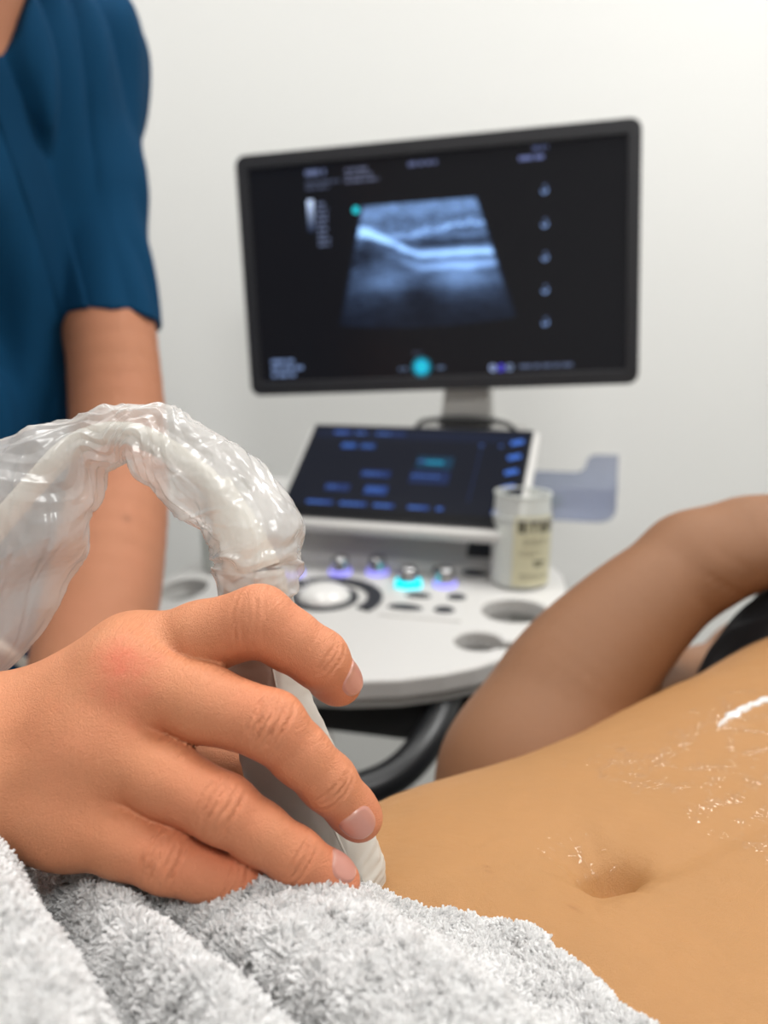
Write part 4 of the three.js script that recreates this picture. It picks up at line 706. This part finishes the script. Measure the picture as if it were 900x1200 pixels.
// ---------------------------------------------------------------- gel bottle, second bottle, side tray
function bottle(name, label, pos, lean, withLabel) {
  const t = thing(name, label, 'bottle', pos, YAW); t.rotation.z = lean;
  const r = 0.033, h = 0.105;
  part('body', lathe([[0.001, 0], [r - 0.003, 0], [r, 0.004], [r, h * 0.72], [r - 0.001, h * 0.8], [r - 0.002, h]], 40), M.bottle, t);
  part('contents', lathe([[0.001, 0.002], [r - 0.004, 0.002], [r - 0.0022, 0.006], [r - 0.0022, h * 0.66], [0.001, h * 0.66]], 40), M.bottleGel, t, 'pale gel filling');
  part('rim', new THREE.TorusGeometry(r - 0.002, 0.0016, 10, 40).rotateX(Math.PI / 2).translate(0, h, 0), M.bottle, t);
  part('collar', new THREE.TorusGeometry(r - 0.0002, 0.0012, 8, 40).rotateX(Math.PI / 2).translate(0, h * 0.76, 0), M.bottle, t);
  if (withLabel) {
    const tex = canvasTex(512, 512, (c) => {
      const q = mulberry(2); c.fillStyle = '#d6d1b2'; c.fillRect(0, 0, 512, 512); c.fillStyle = '#4a4638';
      for (const [x, w, hh] of [[40, 56, 90], [112, 20, 90], [150, 70, 30], [170, 26, 90], [236, 60, 90], [316, 54, 90], [386, 60, 90]]) c.fillRect(x, 30, w, hh);
      textLines(c, 90, 165, 300, 2, 14, 'rgba(120,112,84,0.75)', q); textLines(c, 60, 250, 260, 2, 12, 'rgba(130,120,90,0.7)', q); c.fillStyle = 'rgba(90,84,62,0.85)'; c.fillRect(190, 320, 120, 22); c.fillRect(200, 350, 90, 18); textLines(c, 70, 420, 330, 2, 12, 'rgba(110,100,74,0.75)', q);
    });
    const g = gridGeo(30, 1, (a, b) => { const an = lerp(-0.15, 1.75, a); const p = V(Math.sin(an) * (r + 0.0005), lerp(0.004, h * 0.80, b), Math.cos(an) * (r + 0.0005)); p.u = a; p.v = b; return p; });
    part('label', g, std({ map: tex, roughness: 0.6, side: THREE.DoubleSide }), t, 'cream label with dark print');
  }
  return t;
}
{
  const p = inWorld(0.200, 0.8775, -0.092); bottle('gel_bottle', 'translucent bottle with cream label standing on the console corner', p, -0.02, true);
  const p2 = inWorld(-0.155, 0.8755, -0.075); bottle('gel_bottle', 'pale unlabelled bottle half hidden behind the plastic sleeve', p2, 0, false);
  // clear tray on the far right side of the machine
  const tray = thing('plastic_tray', 'clear bluish plastic tray hanging at the side of the machine', 'tray', inWorld(0.201, 0.918, -0.306), YAW);
  const prof = (w, h, hr) => { const s = new THREE.Shape(); s.moveTo(-0.085, h); s.lineTo(0.045, h); s.quadraticCurveTo(0.06, h, 0.062, hr - 0.012); s.quadraticCurveTo(0.064, hr, 0.078, hr); s.lineTo(0.105, hr); s.lineTo(0.105, 0.022); s.quadraticCurveTo(0.105, 0, 0.080, 0); s.lineTo(-0.085, 0); s.closePath(); return s; };
  const wall = (z) => new THREE.ExtrudeGeometry(prof(0, 0.052, 0.078), { depth: 0.002, bevelEnabled: false, curveSegments: 10 }).translate(0, 0, z);
  part('back_wall', wall(-0.045), M.tray, tray);
  const low = new THREE.Shape(); low.moveTo(-0.085, 0.045); low.lineTo(0.103, 0.045); low.lineTo(0.105, 0.022); low.quadraticCurveTo(0.105, 0, 0.080, 0); low.lineTo(-0.085, 0);
  part('front_wall', new THREE.ExtrudeGeometry(low, { depth: 0.002, bevelEnabled: false, curveSegments: 10 }).translate(0, 0, 0.045), M.tray, tray);
  part('floor', gridGeo(24, 1, (a, b) => { const L = [[-0.085, 0], [0.07, 0], [0.088, 0.003], [0.098, 0.01], [0.104, 0.022], [0.105, 0.045]], k = a * 5, i = Math.min(4, Math.floor(k)), f = k - i; return V(lerp(L[i][0], L[i + 1][0], f), lerp(L[i][1], L[i + 1][1], f) + 0.0005, lerp(-0.045, 0.047, b)); }), M.tray, tray);
  part('bracket', box(0.05, 0.03, 0.02, -0.09, 0.02, -0.035, 0.004), M.consoleEdge, tray);
  const pk = single('packet', gridGeo(20, 20, (a, b) => { const ph = b * 2 * Math.PI, th = a * Math.PI, k = Math.pow(Math.abs(Math.sin(th)), 0.5); return V(0.030 * -Math.cos(th), 0.013 * Math.sin(ph) * k + 0.003 * n3(a * 3, b * 3, 1), 0.020 * Math.cos(ph) * k); }), M.packet, 'small dark green packet lying in the clear tray', 'packet');
  pk.position.copy(inWorld(0.205, 0.933, -0.300)); pk.rotation.y = 0.4;
}

renderer.render(scene, camera);
